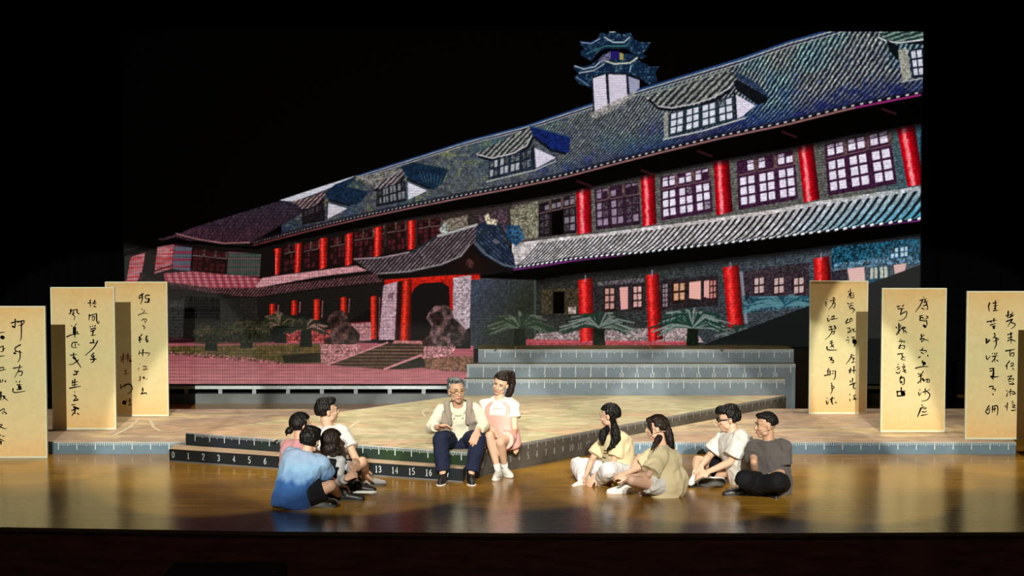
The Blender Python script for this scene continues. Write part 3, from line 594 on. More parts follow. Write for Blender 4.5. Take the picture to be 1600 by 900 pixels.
# low platforms, left and right of the big one
yF, yB = 20.49, 23.6
pC, pL, pR, pB = (-.49, 18.73), (-4.0, 20.27), (3.97, 24.0), (-.72, 24.0)     # upper platform corners
def on(a, b, y): t = (y-a[1])/(b[1]-a[1]); return (a[0]+(b[0]-a[0])*t, y)
g = .012
LL = thing('low_platform', 'low blue-edged ruler platform at the left, under two of the calligraphy panels', 'platform', (-5, 22, 0))
lp = [(-5.68, yF), (on(pL, pB, yF)[0]-g-.12, yF), (on(pL, pB, yB)[0]-g-.05, yB), (-7.0, yB), (-6.35, 20.9)]
bm = bmesh.new(); prism(bm, lp, 0, .15, 0, 1); put(obj('deck', bm, [TOPL, BLUEF]), LL)
ruler(LL, lp[0], lp[1], 0, .15, True, .2285, .055)
chalk(LL, [(217, 655), (203, 668), (175, 682)], .15, .05); chalk(LL, [(234, 655), (240, 668), (250, 674), (265, 675), (300, 669)], .15, .045); chalk(LL, [(100, 673), (125, 674.5), (142, 672)], .15, .03); chalk(LL, [(182, 658), (198, 655)], .15, .03)
RR = thing('low_platform', 'low blue-edged ruler platform at the right, behind the two seated men', 'platform', (4, 22, 0))
x_, y_ = on(pC, pR, yF); rp_ = [(x_+.03, yF), (6.25, yF), (6.6, yB+.05), (on(pC, pR, yB)[0]+.03, yB+.05)]
bm = bmesh.new(); prism(bm, rp_, 0, .15, 0, 1); put(obj('deck', bm, [TOPL, BLUEF]), RR)
ruler(RR, rp_[0], rp_[1], 0, .15, True, .2285, .1)
for uv in ([(1058, 674), (1090, 665), (1115, 658)], [(1112, 658), (1120, 666)], [(1155, 667), (1166, 673)], [(1120, 664), (1180, 669), (1240, 666), (1330, 671), (1376, 677)], [(1272, 667), (1281, 673)], [(1312, 668), (1320, 674)], [(1240, 678), (1330, 681), (1376, 680)], [(1480, 674), (1510, 673)]): chalk(RR, uv, .15, .022)

# big platform: lower step in front of its left face
big = thing('ruler_platform', 'large raised stage platform with beige top and ruler-marked sides, where the couple sits', 'platform', (0, 21, 0))
upf = [pC, pL, pB, pR]
bm = bmesh.new(); prism(bm, [pC, pR, pB, pL], 0, .30, 0, 1)
put(obj('deck', bm, [TOPM, BROWNF]), big)
def faceplate(root, A, B, z0, z1, m, name='side_board', th=.006):
    A = Vector(A); B = Vector(B); d = (B-A).normalized(); n = Vector((d.y, -d.x)); bm = bmesh.new()
    q = [(A.x, A.y), (B.x, B.y), (B.x+n.x*th, B.y+n.y*th), (A.x+n.x*th, A.y+n.y*th)]
    prism(bm, q, z0, z1); return put(obj(name, bm, m), root)
dl = (Vector(pC)-Vector(pL)); Ll = dl.length; dl.normalize(); nl = Vector((dl.y, -dl.x))
faceplate(big, pL, pC, .15, .297, GREENF)
ofs = .0065
ruler(big, (pL[0]+nl.x*ofs, pL[1]+nl.y*ofs), (pC[0]+nl.x*ofs, pC[1]+nl.y*ofs), .15, .30, True, .212, .14)
faceplate(big, pC, pR, .02, .297, BROWNF)
dr = (Vector(pR)-Vector(pC)).normalized(); nr = Vector((dr.y, -dr.x))
A_ = (pC[0]+nr.x*ofs, pC[1]+nr.y*ofs); B_2 = (pR[0]+nr.x*ofs, pR[1]+nr.y*ofs)
GT = mat('ruler_grey_print', (.30, .31, .30), .7, .2)
ruler(big, A_, B_2, .17, .30, True, .165, .22-.165, tmat=GT)
ruler(big, A_, B_2, 0, .3, None, .165, .22, numbers=range(0, 13), num_z=.10, num_h=.075, tmat=GT)
step = thing('low_step', 'long black step numbered like a ruler along the front of the big platform', 'step', (-2, 19.4, 0))
tr = .27
s0 = (-4.14, 19.95); e0 = (-.55, 18.50)
ga = (pL[0]-.14+nl.x*.012, pL[1]+.05+nl.y*.012); gb = (pC[0]-.03+nl.x*.012, pC[1]+.013+nl.y*.012)
bm = bmesh.new(); prism(bm, [s0, e0, gb, ga], 0, .15, 0, 1); put(obj('tread', bm, [mat('step_tread', (.50, .36, .25), .5, .4, noise=.25, nscale=3), DARKF]), step)
ruler(step, s0, e0, 0, .15, None, .212, .06, numbers=range(0, 18), num_z=.045, num_h=.075)
faceplate(step, s0, e0, .001, .012, mat('step_edge', (.16, .17, .18), .4), 'bottom_trim', .008)
for uv, w_ in (([(537, 675), (551, 665), (563, 656.6)], .045), ([(537, 675), (600, 675.5), (668, 677)], .022), ([(690, 637), (668, 640), (660, 645), (664, 651), (690, 654)], .03),
               ([(801, 649), (850, 642), (888, 633)], .03), ([(801, 646), (870, 650), (935, 652)], .022), ([(908, 627), (930, 622), (962, 619.6)], .03), ([(815, 640), (860, 637), (905, 641)], .02), ([(424, 689), (450, 682)], .03), ([(880, 672), (905, 668), (925, 661)], .02)): chalk(big, uv, .30, w_)
# three back steps
ys = [24.012, 24.22, 24.44]; zs = [.0, .53, .73, .925]; ex = [(724, 1229), (729, 1245), (747, 1242)]
labs = ['lowest of the three grey ruler steps below the LED wall', 'middle grey ruler step below the LED wall, numbered 0 to 20', 'topmost grey ruler step below the LED wall']
for k in range(3):
    x0 = (ex[k][0]-800)/F*ys[k]; x1 = (ex[k][1]-800)/F*ys[k]
    t = thing('back_step', labs[k], 'step', ((x0+x1)/2, ys[k], 0), 'steps below the LED wall')
    yb = (ys[k+1]-.006 if k < 2 else 25.12); bm = bmesh.new(); prism(bm, [(x0, ys[k]), (x1, ys[k]), (x1, yb), (x0, yb)], 0, zs[k+1], 0, 1)
    put(obj('riser', bm, [mat('step_top', (.24, .2, .06), .5, .4, noise=.4, nscale=4), GREYF]), t)
    if k == 1: ruler(t, (x0, ys[k]), (x1, ys[k]), zs[1], zs[2], True, .2245, .02, numbers=range(0, 21), num_z=zs[1]+.012, num_h=.06)
    else: ruler(t, (x0, ys[k]), (x1, ys[k]), zs[k], zs[k+1], True, .2245, .05 if k == 0 else .1) if k else ruler(t, (x0, ys[k]), (x1, ys[k]), .32, .53, True, .2245, .05)
for uv in ([(760, 546), (780, 545), (772, 547)], [(805, 545.5), (806, 542)], [(1015, 542), (1018, 546)], [(1120, 544), (1130, 547)]):
    bm = bmesh.new(); P = [at_z(u, v, .925) for u, v in uv]; ribbon(bm, [(p.x, p.y) for p in P], .03, lambda a, b: (a, b, .928)); put(obj('chalk_line', bm, CHALK), t)
bm = bmesh.new(); box(bm, x1+.006, (1275-800)/F*24.5, 24.46, 25.1, 0, .90); tag(obj('side_riser', bm, mat('side_black', (.02, .018, .012), .5, .4)), 'low black block beside the right end of the grey back steps', 'block')

# ---------------------------------------------------------------- calligraphy panels
def paper():
    m = bpy.data.materials.new('aged_paper'); m.use_nodes = True; nt = m.node_tree; b = nt.nodes['Principled BSDF']; N = nt.nodes.new; L = nt.links.new
    tc = N('ShaderNodeTexCoord'); sp = N('ShaderNodeSeparateXYZ'); L(tc.outputs['Object'], sp.inputs[0])
    nz = N('ShaderNodeTexNoise'); nz.inputs['Scale'].default_value = 2.2; nz.inputs['Detail'].default_value = 6; L(tc.outputs['Object'], nz.inputs['Vector'])
    ad = N('ShaderNodeMath'); ad.operation = 'MULTIPLY_ADD'; ad.inputs[1].default_value = .55; L(nz.outputs['Fac'], ad.inputs[0]); L(sp.outputs['Z'], ad.inputs[2])
    r = N('ShaderNodeValToRGB'); e = r.color_ramp.elements
    rp = N('ShaderNodeMapRange'); rp.inputs['From Min'].default_value = .25; rp.inputs['From Max'].default_value = 2.15; L(ad.outputs[0], rp.inputs[0]); L(rp.outputs[0], r.inputs[0])
    e[0].position = 0; e[0].color = (.66, .44, .20, 1); e[1].position = 1; e[1].color = (.60, .41, .18, 1)
    for p, c in ((.22, (.62, .52, .29)), (.55, (.56, .53, .30)), (.84, (.61, .51, .28))): x = e.new(p); x.color = (*c, 1)
    n2 = N('ShaderNodeTexNoise'); n2.inputs['Scale'].default_value = 14; n2.inputs['Detail'].default_value = 6; L(tc.outputs['Object'], n2.inputs['Vector'])
    mr = N('ShaderNodeMapRange'); mr.inputs['To Min'].default_value = .86; mr.inputs['To Max'].default_value = 1.1; L(n2.outputs['Fac'], mr.inputs[0])
    mu = N('ShaderNodeMix'); mu.data_type = 'RGBA'; mu.blend_type = 'MULTIPLY'; mu.inputs['Factor'].default_value = 1; L(r.outputs[0], mu.inputs['A']); L(mr.outputs[0], mu.inputs['B'])
    L(mu.outputs['Result'], b.inputs['Base Color']); b.inputs['Roughness'].default_value = .8; b.inputs['Specular IOR Level'].default_value = .15
    return m
PAPER = paper(); INK = mat('ink', (.006, .006, .007), .8, .1); RINK = mat('brown_ink', (.10, .045, .03), .8, .1); PINK = mat('pink_ink', (.30, .10, .09), .8, .1)  # brown and pink inks for a few characters on the rear left panel
EDGE = mat('panel_edge', (.60, .64, .50), .5, .3); HH = 1.86
CH = {
1: ((0, 480, 7.5), ["14:135,185 210,160;14:178,142 175,235 150,230;20:150,225 172,240;14:205,175 283,158 262,205 218,215;13:250,170 250,340 238,392",
 "14:240,440 178,478 182,520 160,540;18:165,540 190,545;12:185,515 258,530;13:232,512 236,590 210,645", "13:158,715 262,698;12:232,678 228,712 205,765 170,825;13:215,755 262,752 250,800 225,795",
 "10:0,300 58,292;40:22,352 36,356", "12:0,470 30,455;13:35,455 38,515 5,520;10:30,500 62,480;10:0,575 58,568", "12:0,712 45,705 38,735;10:0,745 72,728", "14:0,855 12,885;12:30,850 28,880;16:62,865 66,880"],
 (0, 590, 7.5), ["10:190,45 198,62;10:235,40 222,68;12:200,85 255,82;36:228,108 234,125;12:200,140 258,138;14:152,130 165,175 295,158", "18:10,170 8,265;12:10,215 60,220 30,260;13:40,225 92,272",
 "11:0,390 50,362 45,400;12:45,400 78,420 60,430;10:25,410 40,430", "10:0,555 28,548 0,595;11:0,570 40,595 78,600", "10:0,680 15,670;10:28,690 58,682;12:0,720 50,745;20:10,750 12,785"]),
2: ((95, 455, 7.5), ["14:345,105 345,185;12:320,140 352,132;14:400,110 385,135 365,150;10:395,120 418,140;14:390,145 410,150;14:390,175 415,188", "13:335,275 330,340;12:345,285 415,262;14:418,265 422,350 440,380 450,350;11:370,300 395,295 392,335 370,340 370,300",
 "12:342,412 352,420;11:372,405 372,418;12:405,400 392,418;13:350,445 410,432 390,460;12:350,470 400,462;18:378,460 372,515;12:362,518 405,515", "16:345,605 400,602;16:380,570 385,610;14:430,585 380,670 285,752",
 "13:385,725 355,765 385,770;20:385,760 375,790;14:350,800 420,795;16:395,790 385,820 355,838", "16:118,215 112,260 92,262;13:118,230 192,212;14:190,215 195,255 222,268;12:150,240 140,270 165,300 155,338;10:135,275 165,255",
 "10:122,405 135,410;11:180,385 165,405;36:160,430 160,490;14:70,535 130,510 215,498;14:165,490 165,545;14:190,475 200,505", "13:190,600 138,605 130,655 190,660;12:170,620 170,655;12:205,622 218,635",
 "12:115,752 190,740;12:150,725 150,790;26:150,775 165,790;16:165,790 200,840 238,895;12:205,805 150,850 90,862"],
 (95, 560, 7.5), ["13:160,150 200,158 175,172;15:150,190 190,185 178,165;12:200,150 210,158", "14:140,262 132,300;14:165,245 160,340;12:140,285 200,272;12:135,315 195,305;14:103,350 235,325", "9:160,390 168,405;14:155,432 180,450 150,495;14:150,495 205,485 175,465",
 "12:130,545 175,540;22:155,570 205,590;12:130,610 205,580;20:165,590 165,650;14:150,640 130,675;14:195,645 218,660"]),
3: ((180, 450, 7.5), ["16:325,70 290,90 280,105;14:315,75 318,130 298,185;14:280,120 312,108;13:400,85 355,90 360,125 400,120;22:395,135 390,160;13:350,165 395,170", "8:310,245 325,260;8:345,265 320,300;9:270,320 330,295 385,300",
 "8:310,380 325,370;10:325,365 370,370 345,410;8:340,385 355,395;12:325,440 345,462 335,485", "12:315,545 285,575;18:285,575 290,640;10:275,610 310,600 295,580;16:370,565 360,600 385,605;13:365,630 390,625 350,610",
 "9:285,735 278,790;10:275,770 300,755;16:325,725 322,800;10:305,765 345,755;10:350,760 405,765 380,798"],
 (180, 540, 7.5), ["r7:285,212 290,218;7:272,260 278,295;12:330,245 365,245 355,275;12:330,282 385,275", "r13:292,365 292,405 272,412;22:333,373 338,381;12:370,392 373,394", "12:320,495 325,530 305,560;14:305,565 360,555 368,572;12:315,520 335,512",
 "p12:65,135 110,128;14:95,95 92,205;12:70,180 92,150 110,170;12:125,120 190,125;14:150,95 145,190;28:175,175 180,185;12:125,150 185,150", "p9:105,300 140,290;10:125,280 122,350;8:105,330 165,322",
 "10:65,455 62,505;10:65,500 90,480;12:85,480 115,465 110,490;14:120,460 170,452 200,490 185,540 145,568", "34:105,660 100,672;12:115,690 140,630;10:165,625 180,640 155,655 185,665;14:165,690 192,690"]),
4: ((1275, 440, 7.5), ["10:375,120 400,110;10:405,90 400,120;10:385,145 440,130;10:410,125 370,190;12:405,150 402,185 440,185 442,140;8:410,165 435,162", "13:370,255 390,265;10:400,262 440,245;13:390,295 410,280 440,280;14:400,315 440,305;12:430,320 455,330 425,365",
 "14:372,440 350,490 430,455;12:398,440 396,465;13:410,430 428,445", "10:370,545 400,545 385,565;14:375,595 410,580 400,560;11:425,560 455,555;12:440,560 440,585 470,580", "11:372,650 380,665;9:352,690 385,685 375,725;10:420,655 450,650 430,680;46:448,695 455,712;14:455,740 450,765",
 "9:125,205 130,210;12:115,240 120,290;13:200,190 220,195 200,215;10:165,225 235,215;11:210,225 195,270 150,325;11:195,255 225,250 215,305 200,300", "10:148,402 152,408;12:135,430 145,468 165,440;13:185,415 215,400 205,430;13:180,442 250,432",
 "12:155,530 195,525;13:175,525 180,560;12:155,565 200,555;16:215,520 232,550 205,555;11:190,560 170,620 108,680;11:195,590 220,580 205,615 190,610", "10:165,705 195,690;10:165,725 205,715;11:185,695 182,770;10:205,740 165,770;15:130,765 140,800 245,802;13:190,750 210,775"],
 (1275, 540, 7.5), ["9:410,105 430,95;11:410,120 455,112;12:415,120 390,170 352,215;9:420,140 455,150 425,165;10:440,145 435,195;11:420,198 460,190", "12:385,290 425,285;13:405,265 402,325;12:390,315 405,290;14:445,245 445,330;12:430,295 470,290",
 "13:400,415 410,430;14:430,385 425,440;13:400,460 470,435;14:445,440 440,500 465,500", "9:400,568 390,582;11:395,630 400,655;12:440,590 470,575;16:450,610 465,640;10:435,630 490,620", "12:155,142 192,138;16:185,145 170,170;14:170,165 205,175 200,200 180,195",
 "12:150,272 130,300;14:140,290 140,350;13:100,352 175,335;14:165,295 165,350;10:195,300 230,295;12:228,300 225,370 205,400;10:190,330 210,325", "11:180,440 190,465;12:180,470 215,490 185,515;12:185,490 190,530 170,568", "10:130,615 138,622;12:122,650 130,690 150,650;12:165,630 220,615;14:190,605 175,660;14:185,640 190,680 205,685;12:225,665 245,672"]),
5: ((1385, 450, 7.5), ["10:435,105 442,112;12:395,145 470,125;14:425,140 400,200 340,282;14:455,140 450,180;12:440,165 490,155;16:470,175 480,210;12:435,210 475,200 485,250 460,245;12:415,235 445,255", "13:390,330 430,320;16:400,345 395,380 440,375;13:415,345 440,355;13:470,330 490,345 455,365;12:440,390 465,385;26:440,440 455,455;12:470,380 475,430 450,465",
 "13:410,545 410,630;11:440,550 410,580;13:395,600 440,590;13:425,595 495,618;12:415,630 440,610", "12:425,705 420,730;12:395,730 470,735 455,760;12:410,755 440,775;14:380,815 402,803;16:485,792 490,800", "16:130,220 160,212;13:190,215 205,195;13:140,245 210,240;15:180,250 165,310;12:165,310 235,275 232,330 195,370 145,385",
 "14:115,460 125,470;16:148,420 145,540;12:170,440 160,465;13:120,545 150,490;13:150,500 200,450;13:185,470 225,460 200,490;12:195,480 205,530;14:215,500 242,528", "9:160,605 178,602;11:150,625 215,625 200,645;10:180,620 175,650;13:165,665 145,710 175,700;13:150,690 185,670;12:195,675 215,680 205,715 185,705",
 "13:135,775 200,765;13:180,770 190,800 220,815;13:190,810 175,835 220,845"],
 (1385, 550, 7.5), ["12:425,100 415,125;34:438,128 446,136;13:342,190 420,172 495,172;10:430,145 432,170", "13:375,255 395,265;12:430,230 410,265;12:380,285 430,275;15:405,260 402,360;12:370,365 430,300;22:430,320 440,335;11:460,325 500,320 500,355 460,350;12:480,325 480,350", "11:390,445 400,440;12:378,475 385,510 410,475;12:430,470 490,450;12:455,430 455,500;13:470,460 510,500 480,560 410,578;10:500,440 505,450",
 "12:415,620 428,632;13:400,660 440,640;18:405,660 385,710 365,760;10:430,660 470,655 440,680;12:420,700 450,705 475,690;12:410,745 485,730", "11:135,145 140,150;11:125,180 150,170;12:155,190 125,210;12:115,240 150,250 160,215;11:200,145 210,155;12:185,175 225,165;12:215,175 195,200 225,205;12:195,225 225,215 210,240 240,238",
 "14:175,285 160,310 165,370;14:165,310 205,300 208,370 180,385;18:175,350 185,365", "14:125,460 130,515;14:130,465 225,455;14:175,420 175,515;42:192,478 202,492;16:130,515 215,512"]),
6: ((1525, 460, 8.04), ["18:172,110 158,150 168,210;14:215,110 265,105;16:245,85 245,200;14:230,145 270,140;20:235,175 255,180;14:220,205 278,200", "14:140,345 262,322;16:185,335 195,355;16:225,305 225,350;14:180,385 250,365;26:225,405 225,425;12:205,400 250,395", "22:130,560 135,600;18:130,610 180,575;14:160,570 165,590;14:230,490 240,520 210,550;14:235,540 285,565 215,590;15:250,560 255,630 228,685",
 "14:130,775 140,820 180,775;10:205,740 215,745;12:235,740 240,760;12:265,735 250,760;13:205,780 275,770;14:240,780 235,850;13:205,845 235,800;16:265,830 278,840", "14:380,270 440,250;18:405,215 400,300;14:440,260 465,220;14:430,280 480,250;13:420,290 470,270;15:385,340 460,310 430,350 400,405;15:450,320 440,350 490,370 480,405 440,432", "14:400,505 465,490;16:440,480 440,615;13:405,550 460,530;14:400,585 440,560;14:450,570 500,590",
 "16:375,710 485,690;14:435,700 420,740;15:430,750 430,775;13:440,740 475,735 470,775 435,770"],
 (1525, 560, 8.04), ["13:175,130 235,125;15:180,160 235,150;18:215,125 225,180;24:220,180 215,230;20:190,225 220,265;14:225,235 285,228", "14:170,355 220,350 205,380;13:205,380 248,390 230,410;16:212,450 220,458", "15:165,595 140,630 125,665;14:120,670 155,700 175,640;13:145,650 180,620;15:210,600 205,680;15:230,600 270,600 272,690 260,715;14:235,620 235,670;12:215,640 255,630",
 "14:420,35 370,100;15:385,85 390,140;12:440,65 470,60 465,85 440,88;11:440,100 475,95;13:465,130 472,145", "12:400,230 450,215;14:450,220 415,255;13:405,265 475,255 460,285;13:410,290 445,285;14:420,320 480,325 450,300", "12:385,405 392,415;13:385,475 400,430;13:435,390 430,470;12:415,420 450,415;14:460,415 490,430 470,455;12:455,445 505,445",
 "14:395,560 388,655;16:370,600 378,612;12:455,540 470,538;11:450,560 480,560;13:460,585 495,590 465,610;14:460,610 500,625;14:450,655 508,650"]),
}
def write(root, k, Y):
    d = CH[k]
    for (ox, oy, sc), chars in ((d[0], d[1]), (d[2], d[3])):
        for ch in chars:
            m = INK
            if ch[0] == 'r': m = RINK; ch = ch[1:]
            elif ch[0] == 'p': m = PINK; ch = ch[1:]
            bm = bmesh.new()
            def fn(u, v): p = at_y(u, v, Y-.021); return (p.x, p.y, p.z)
            for st in ch.split(';'):
                w_, ps = st.split(':'); w_ = float(w_)/sc*1.1
                pts = [tuple(map(float, q.split(','))) for q in ps.split()]; P = [(ox+a/sc, oy+b/sc) for a, b in pts]
                if len(P) > 2:                       # smooth the stroke
                    Q = []
                    for i in range(len(P)-1):
                        p0, p1, p2, p3 = P[max(i-1, 0)], P[i], P[i+1], P[min(i+2, len(P)-1)]
                        for t in (0, .33, .67): Q.append(tuple(.5*((2*p1[j])+(-p0[j]+p2[j])*t+(2*p0[j]-5*p1[j]+4*p2[j]-p3[j])*t*t+(-p0[j]+3*p1[j]-3*p2[j]+p3[j])*t**3) for j in (0, 1)))
                    P = Q+[P[-1]]
                elif w_ < 3: P = [P[0], ((P[0][0]+P[1][0])/2, (P[0][1]+P[1][1])/2), P[1]]
                n = len(P); tp = [1.12-.62*(i/(n-1))**1.5 for i in range(n)] if w_ < 3 else [1]*n
                ribbon(bm, P, w_, fn, tp)
                for q, f in ((P[0], tp[0]), (P[-1], tp[-1])):
                    c = [bm.verts.new(fn(q[0]+w_/2*f*math.cos(a), q[1]+w_/2*f*math.sin(a))) for a in (i*math.pi/4 for i in range(8))]; bm.faces.new(c)
            put(obj('brush_character', bm, m), root)
def panel(k, uL, wd, zb, Y, label, edge=None):
    xL = (uL-800)/F*Y; t = thing('calligraphy_panel', label, 'panel', (xL+wd/2, Y, zb+.002), 'standing calligraphy panels')
    bm = bmesh.new(); box(bm, -wd/2+.012, wd/2-.012, -.018, .018, .014, HH-.012); b = obj('paper_board', bm, PAPER, t)
    bm = bmesh.new(); e = .013
    box(bm, -wd/2, -wd/2+e, -.022, .022, 0, HH); box(bm, wd/2-e, wd/2, -.022, .022, 0, HH); box(bm, -wd/2+e, wd/2-e, -.022, .022, HH-e, HH); box(bm, -wd/2+e, wd/2-e, -.024, .022, 0, .022)
    obj('frame', bm, EDGE, t)
    bm = bmesh.new(); box(bm, -.03, .03, .022, .40, 0, .03); q = [(.0, .03), (.0, 1.1)]
    vs_ = [bm.verts.new(p) for p in ((-.02, .38, .03), (.02, .38, .03), (.02, .34, .03), (-.02, .34, .03), (-.02, .06, 1.2), (.02, .06, 1.2), (.02, .024, 1.2), (-.02, .024, 1.2))]
    for f in ((3,2,1,0),(4,5,6,7),(0,1,5,4),(1,2,6,5),(2,3,7,6),(3,0,4,7)): bm.faces.new([vs_[i] for i in f])
    obj('brace', bm, mat('brace_wood', (.10, .06, .03), .7), t)
    if k: write(t, k, Y)
    return t
panel(1, -39, .84, 0, 20.19, 'cream calligraphy panel standing on the wooden floor at the far left, cut by the frame')
panel(2, 78, .83, .15, 21.58, 'calligraphy panel second from the left, two ink columns, lower left edge in shadow')
panel(3, 163.5, .855, .15, 22.86, 'rearmost left calligraphy panel, beside the LED wall, with pinkish characters near its foot')
panel(4, 1266, .81, .15, 23.1, 'calligraphy panel right of the back steps, its lower right edge in shadow')
panel(5, 1379, .83, .15, 21.36, 'unshadowed calligraphy panel in the middle of the right-hand three')
panel(6, 1512, .83, .15, 20.72, 'frontmost calligraphy panel at the far right, its right edge at the frame edge')
panel(0, 1628, .83, 0, 19.5, 'calligraphy panel just outside the right edge of the picture')

# ---------------------------------------------------------------- small things
t = thing('cable', 'black cable with a blue connector lying on the floor below the LED wall', 'cable', (-2, 25.1, 0))
bm = bmesh.new(); pts = [at_z(u, v, .012) for u, v in ((318, 627), (380, 625), (440, 626), (470, 621), (500, 623), (485, 626), (520, 624), (570, 625))]; tube(bm, pts, .012, 6); put(obj('cord', bm, mat('cable_black', (.01, .01, .01), .5)), t)
bm = bmesh.new(); tube(bm, [at_z(u, v, .03) for u, v in ((570, 624), (576, 624), (590, 624), (596, 624))], [.012, .03, .03, .012], 8); put(obj('connector', bm, mat('connector_blue', (.02, .08, .5), .4)), t)
bm = bmesh.new(); tube(bm, [at_z(u, v, .012) for u, v in ((596, 625), (620, 625), (634, 621), (650, 622), (648, 626), (690, 626))], .01, 6); put(obj('cord', bm, mat('cable_grey', (.3, .3, .28), .5)), t)
bm = bmesh.new(); box(bm, -3.2, -2.12, 15.1, 15.55, -1.3, -.235); bmesh.ops.bevel(bm, geom=bm.edges[:], offset=.02, segments=2, affect='EDGES')
tag(obj('equipment_case', bm, mat('case_dark', (.05, .03, .045), .35)), 'dark low equipment case against the stage front, bottom left', 'case')
rr_ = random.Random(5)
bm = bmesh.new()
for i in range(46):
    u, v = rr_.uniform(30, 1560), rr_.uniform(716, 760)
    if 470 < u < 860: v = rr_.uniform(765, 800)
    p = at_z(u, v, .0015); a = rr_.uniform(-.4, .4); l = rr_.uniform(.02, .07)
    pts = [(p.x-math.cos(a)*l, p.y-math.sin(a)*l), (p.x, p.y+rr_.uniform(-.01, .01)), (p.x+math.cos(a)*l, p.y+math.sin(a)*l)]
    ribbon(bm, pts, .009, lambda A, B: (A, B, .0018), [.3, 1, .3])
tag(obj('floor_scuffs', bm, mat('scuff', (.55, .45, .30), .8)), 'pale scuff marks scattered over the wooden stage floor', 'scuffs', kind='stuff')
# ---------------------------------------------------------------- people
K = 1.15
def V3(*a): return Vector(a)
class Soup:
    def __init__(s): s.v = []; s.f = []
    def add(s, vs, fs):
        b = len(s.v); s.v += [tuple(v) for v in vs]; s.f += [tuple(b+i for i in f) for f in fs]
    def cone(s, p0, p1, r0, r1, n=12, flat=False, sx=1.0, side=None):
        p0, p1 = Vector(p0), Vector(p1); d = p1-p0
        if d.length < 1e-6: d = Vector((0, 0, 1e-5))
        d.normalize(); a = side.copy() if side is not None else d.orthogonal()
        a = (a-d*a.dot(d)).normalized(); b = d.cross(a)
        rings = []
        if flat: prof = [(p0, 0, r0), (p1, 0, r1)]
        else:
            prof = [(p0, -math.cos(t)*r0, math.sin(t)*r0) for t in (.35, .8, 1.2, 1.57)]+[(p1, math.cos(t)*r1, math.sin(t)*r1) for t in (1.57, 1.2, .8, .35)]
        for c, o, r in prof:
            rings.append([c+d*o+(a*math.cos(2*math.pi*k/n)*sx+b*math.sin(2*math.pi*k/n))*r for k in range(n)])
        vs = [v for R in rings for v in R]; fs = []
        for i in range(len(rings)-1):
            for k in range(n): fs.append((i*n+k, i*n+(k+1) % n, (i+1)*n+(k+1) % n, (i+1)*n+k))
        fs.append(tuple(range(n))[::-1]); fs.append(tuple((len(rings)-1)*n+k for k in range(n))); s.add(vs, fs)
    def chain(s, pts, rs, **kw):
        for i in range(len(pts)-1): s.cone(pts[i], pts[i+1], rs[i], rs[i+1], **kw)
    def ell(s, c, ax, fn=None, nu=16, nv=10):
        """ellipsoid with axes ax (three vectors); fn(local unit dir)->radius factor"""
        vs = []; fs = []
        for j in range(nv+1):
            ph = math.pi*j/nv
            for i in range(nu):
                th = 2*math.pi*i/nu; q = Vector((math.sin(ph)*math.cos(th), math.sin(ph)*math.sin(th), math.cos(ph)))
                r = fn(q) if fn else 1; vs.append(Vector(c)+(ax[0]*q.x+ax[1]*q.y+ax[2]*q.z)*r)
        for j in range(nv):
            for i in range(nu): fs.append((j*nu+i, (j+1)*nu+i, (j+1)*nu+(i+1) % nu, j*nu+(i+1) % nu))
        s.add(vs, fs)
    def loft(s, secs, n=20):
        vs, fs = loftgrid(secs, n); fs.append(tuple(range(n))[::-1]); fs.append(tuple((len(secs)-1)*n+k for k in range(n))); s.add(vs, fs)
def loftgrid(secs, n=20, inf=0.0):
    vs = []; fs = []
    for c, la, fb in secs:
        la2 = la*(1+inf/la.length); fb2 = fb*(1+inf/fb.length)
        for k in range(n):
            t = 2*math.pi*k/n; x, y = math.sin(t), math.cos(t); e = .85
            vs.append(c+la2*(abs(x)**e*(1 if x > 0 else -1))+fb2*(abs(y)**e*(1 if y > 0 else -1)))
    for i in range(len(secs)-1):
        for k in range(n): fs.append((i*n+k, i*n+(k+1) % n, (i+1)*n+(k+1) % n, (i+1)*n+k))
    return vs, fs
def wr(me, amp, sc, seed=0, stretch=(1, 1, 1)):
    me.update(); nv = len(me.vertices); co = np.empty(nv*3, np.float32); no = np.empty(nv*3, np.float32)
    me.vertices.foreach_get('co', co); me.vertices.foreach_get('normal', no); co = co.reshape(-1, 3); no = no.reshape(-1, 3)
    d = np.array([mnoise.noise(Vector((c[0]*stretch[0]*sc+seed, c[1]*stretch[1]*sc, c[2]*stretch[2]*sc))) for c in co], np.float32)
    d = (1-2*np.abs(d)*1.6)*amp
    me.vertices.foreach_set('co', (co+no*d[:, None]).ravel()); me.update()
def remesh(name, soup, vox, m, root, smooth=3, wrinkle=None, clip=None):
    me = bpy.data.meshes.new('tmp'); me.from_pydata([tuple(v) for v in soup.v], [], soup.f); o = bpy.data.objects.new('tmp', me); C.objects.link(o)
    r = o.modifiers.new('r', 'REMESH'); r.mode = 'VOXEL'; r.voxel_size = vox; r.adaptivity = 0
    if smooth: sm = o.modifiers.new('s', 'SMOOTH'); sm.factor = .6; sm.iterations = smooth
    dg = bpy.context.evaluated_depsgraph_get(); dg.update(); me2 = bpy.data.meshes.new_from_object(o.evaluated_get(dg)); me2.name = name
    bpy.data.objects.remove(o); bpy.data.meshes.remove(me)
    if wrinkle: wr(me2, *wrinkle)
    me2.polygons.foreach_set('use_smooth', [True]*len(me2.polygons))
    return put(link(name, me2, m), root)
def small(name, soup, m, root, smooth=True):
    me = bpy.data.meshes.new(name); me.from_pydata([tuple(v) for v in soup.v], [], soup.f)
    if smooth: me.polygons.foreach_set('use_smooth', [True]*len(me.polygons))
    return put(link(name, me, m), root)
SKIN = {}
def skin(c=(.62, .38, .26)):
    n = 'skin_%d' % int(sum(c)*1000)
    m = mat(n, c, .5, .4, noise=.06, nscale=6); m.node_tree.nodes['Principled BSDF'].inputs['Subsurface Weight'].default_value = .08
    m.node_tree.nodes['Principled BSDF'].inputs['Subsurface Scale'].default_value = .02
    return m
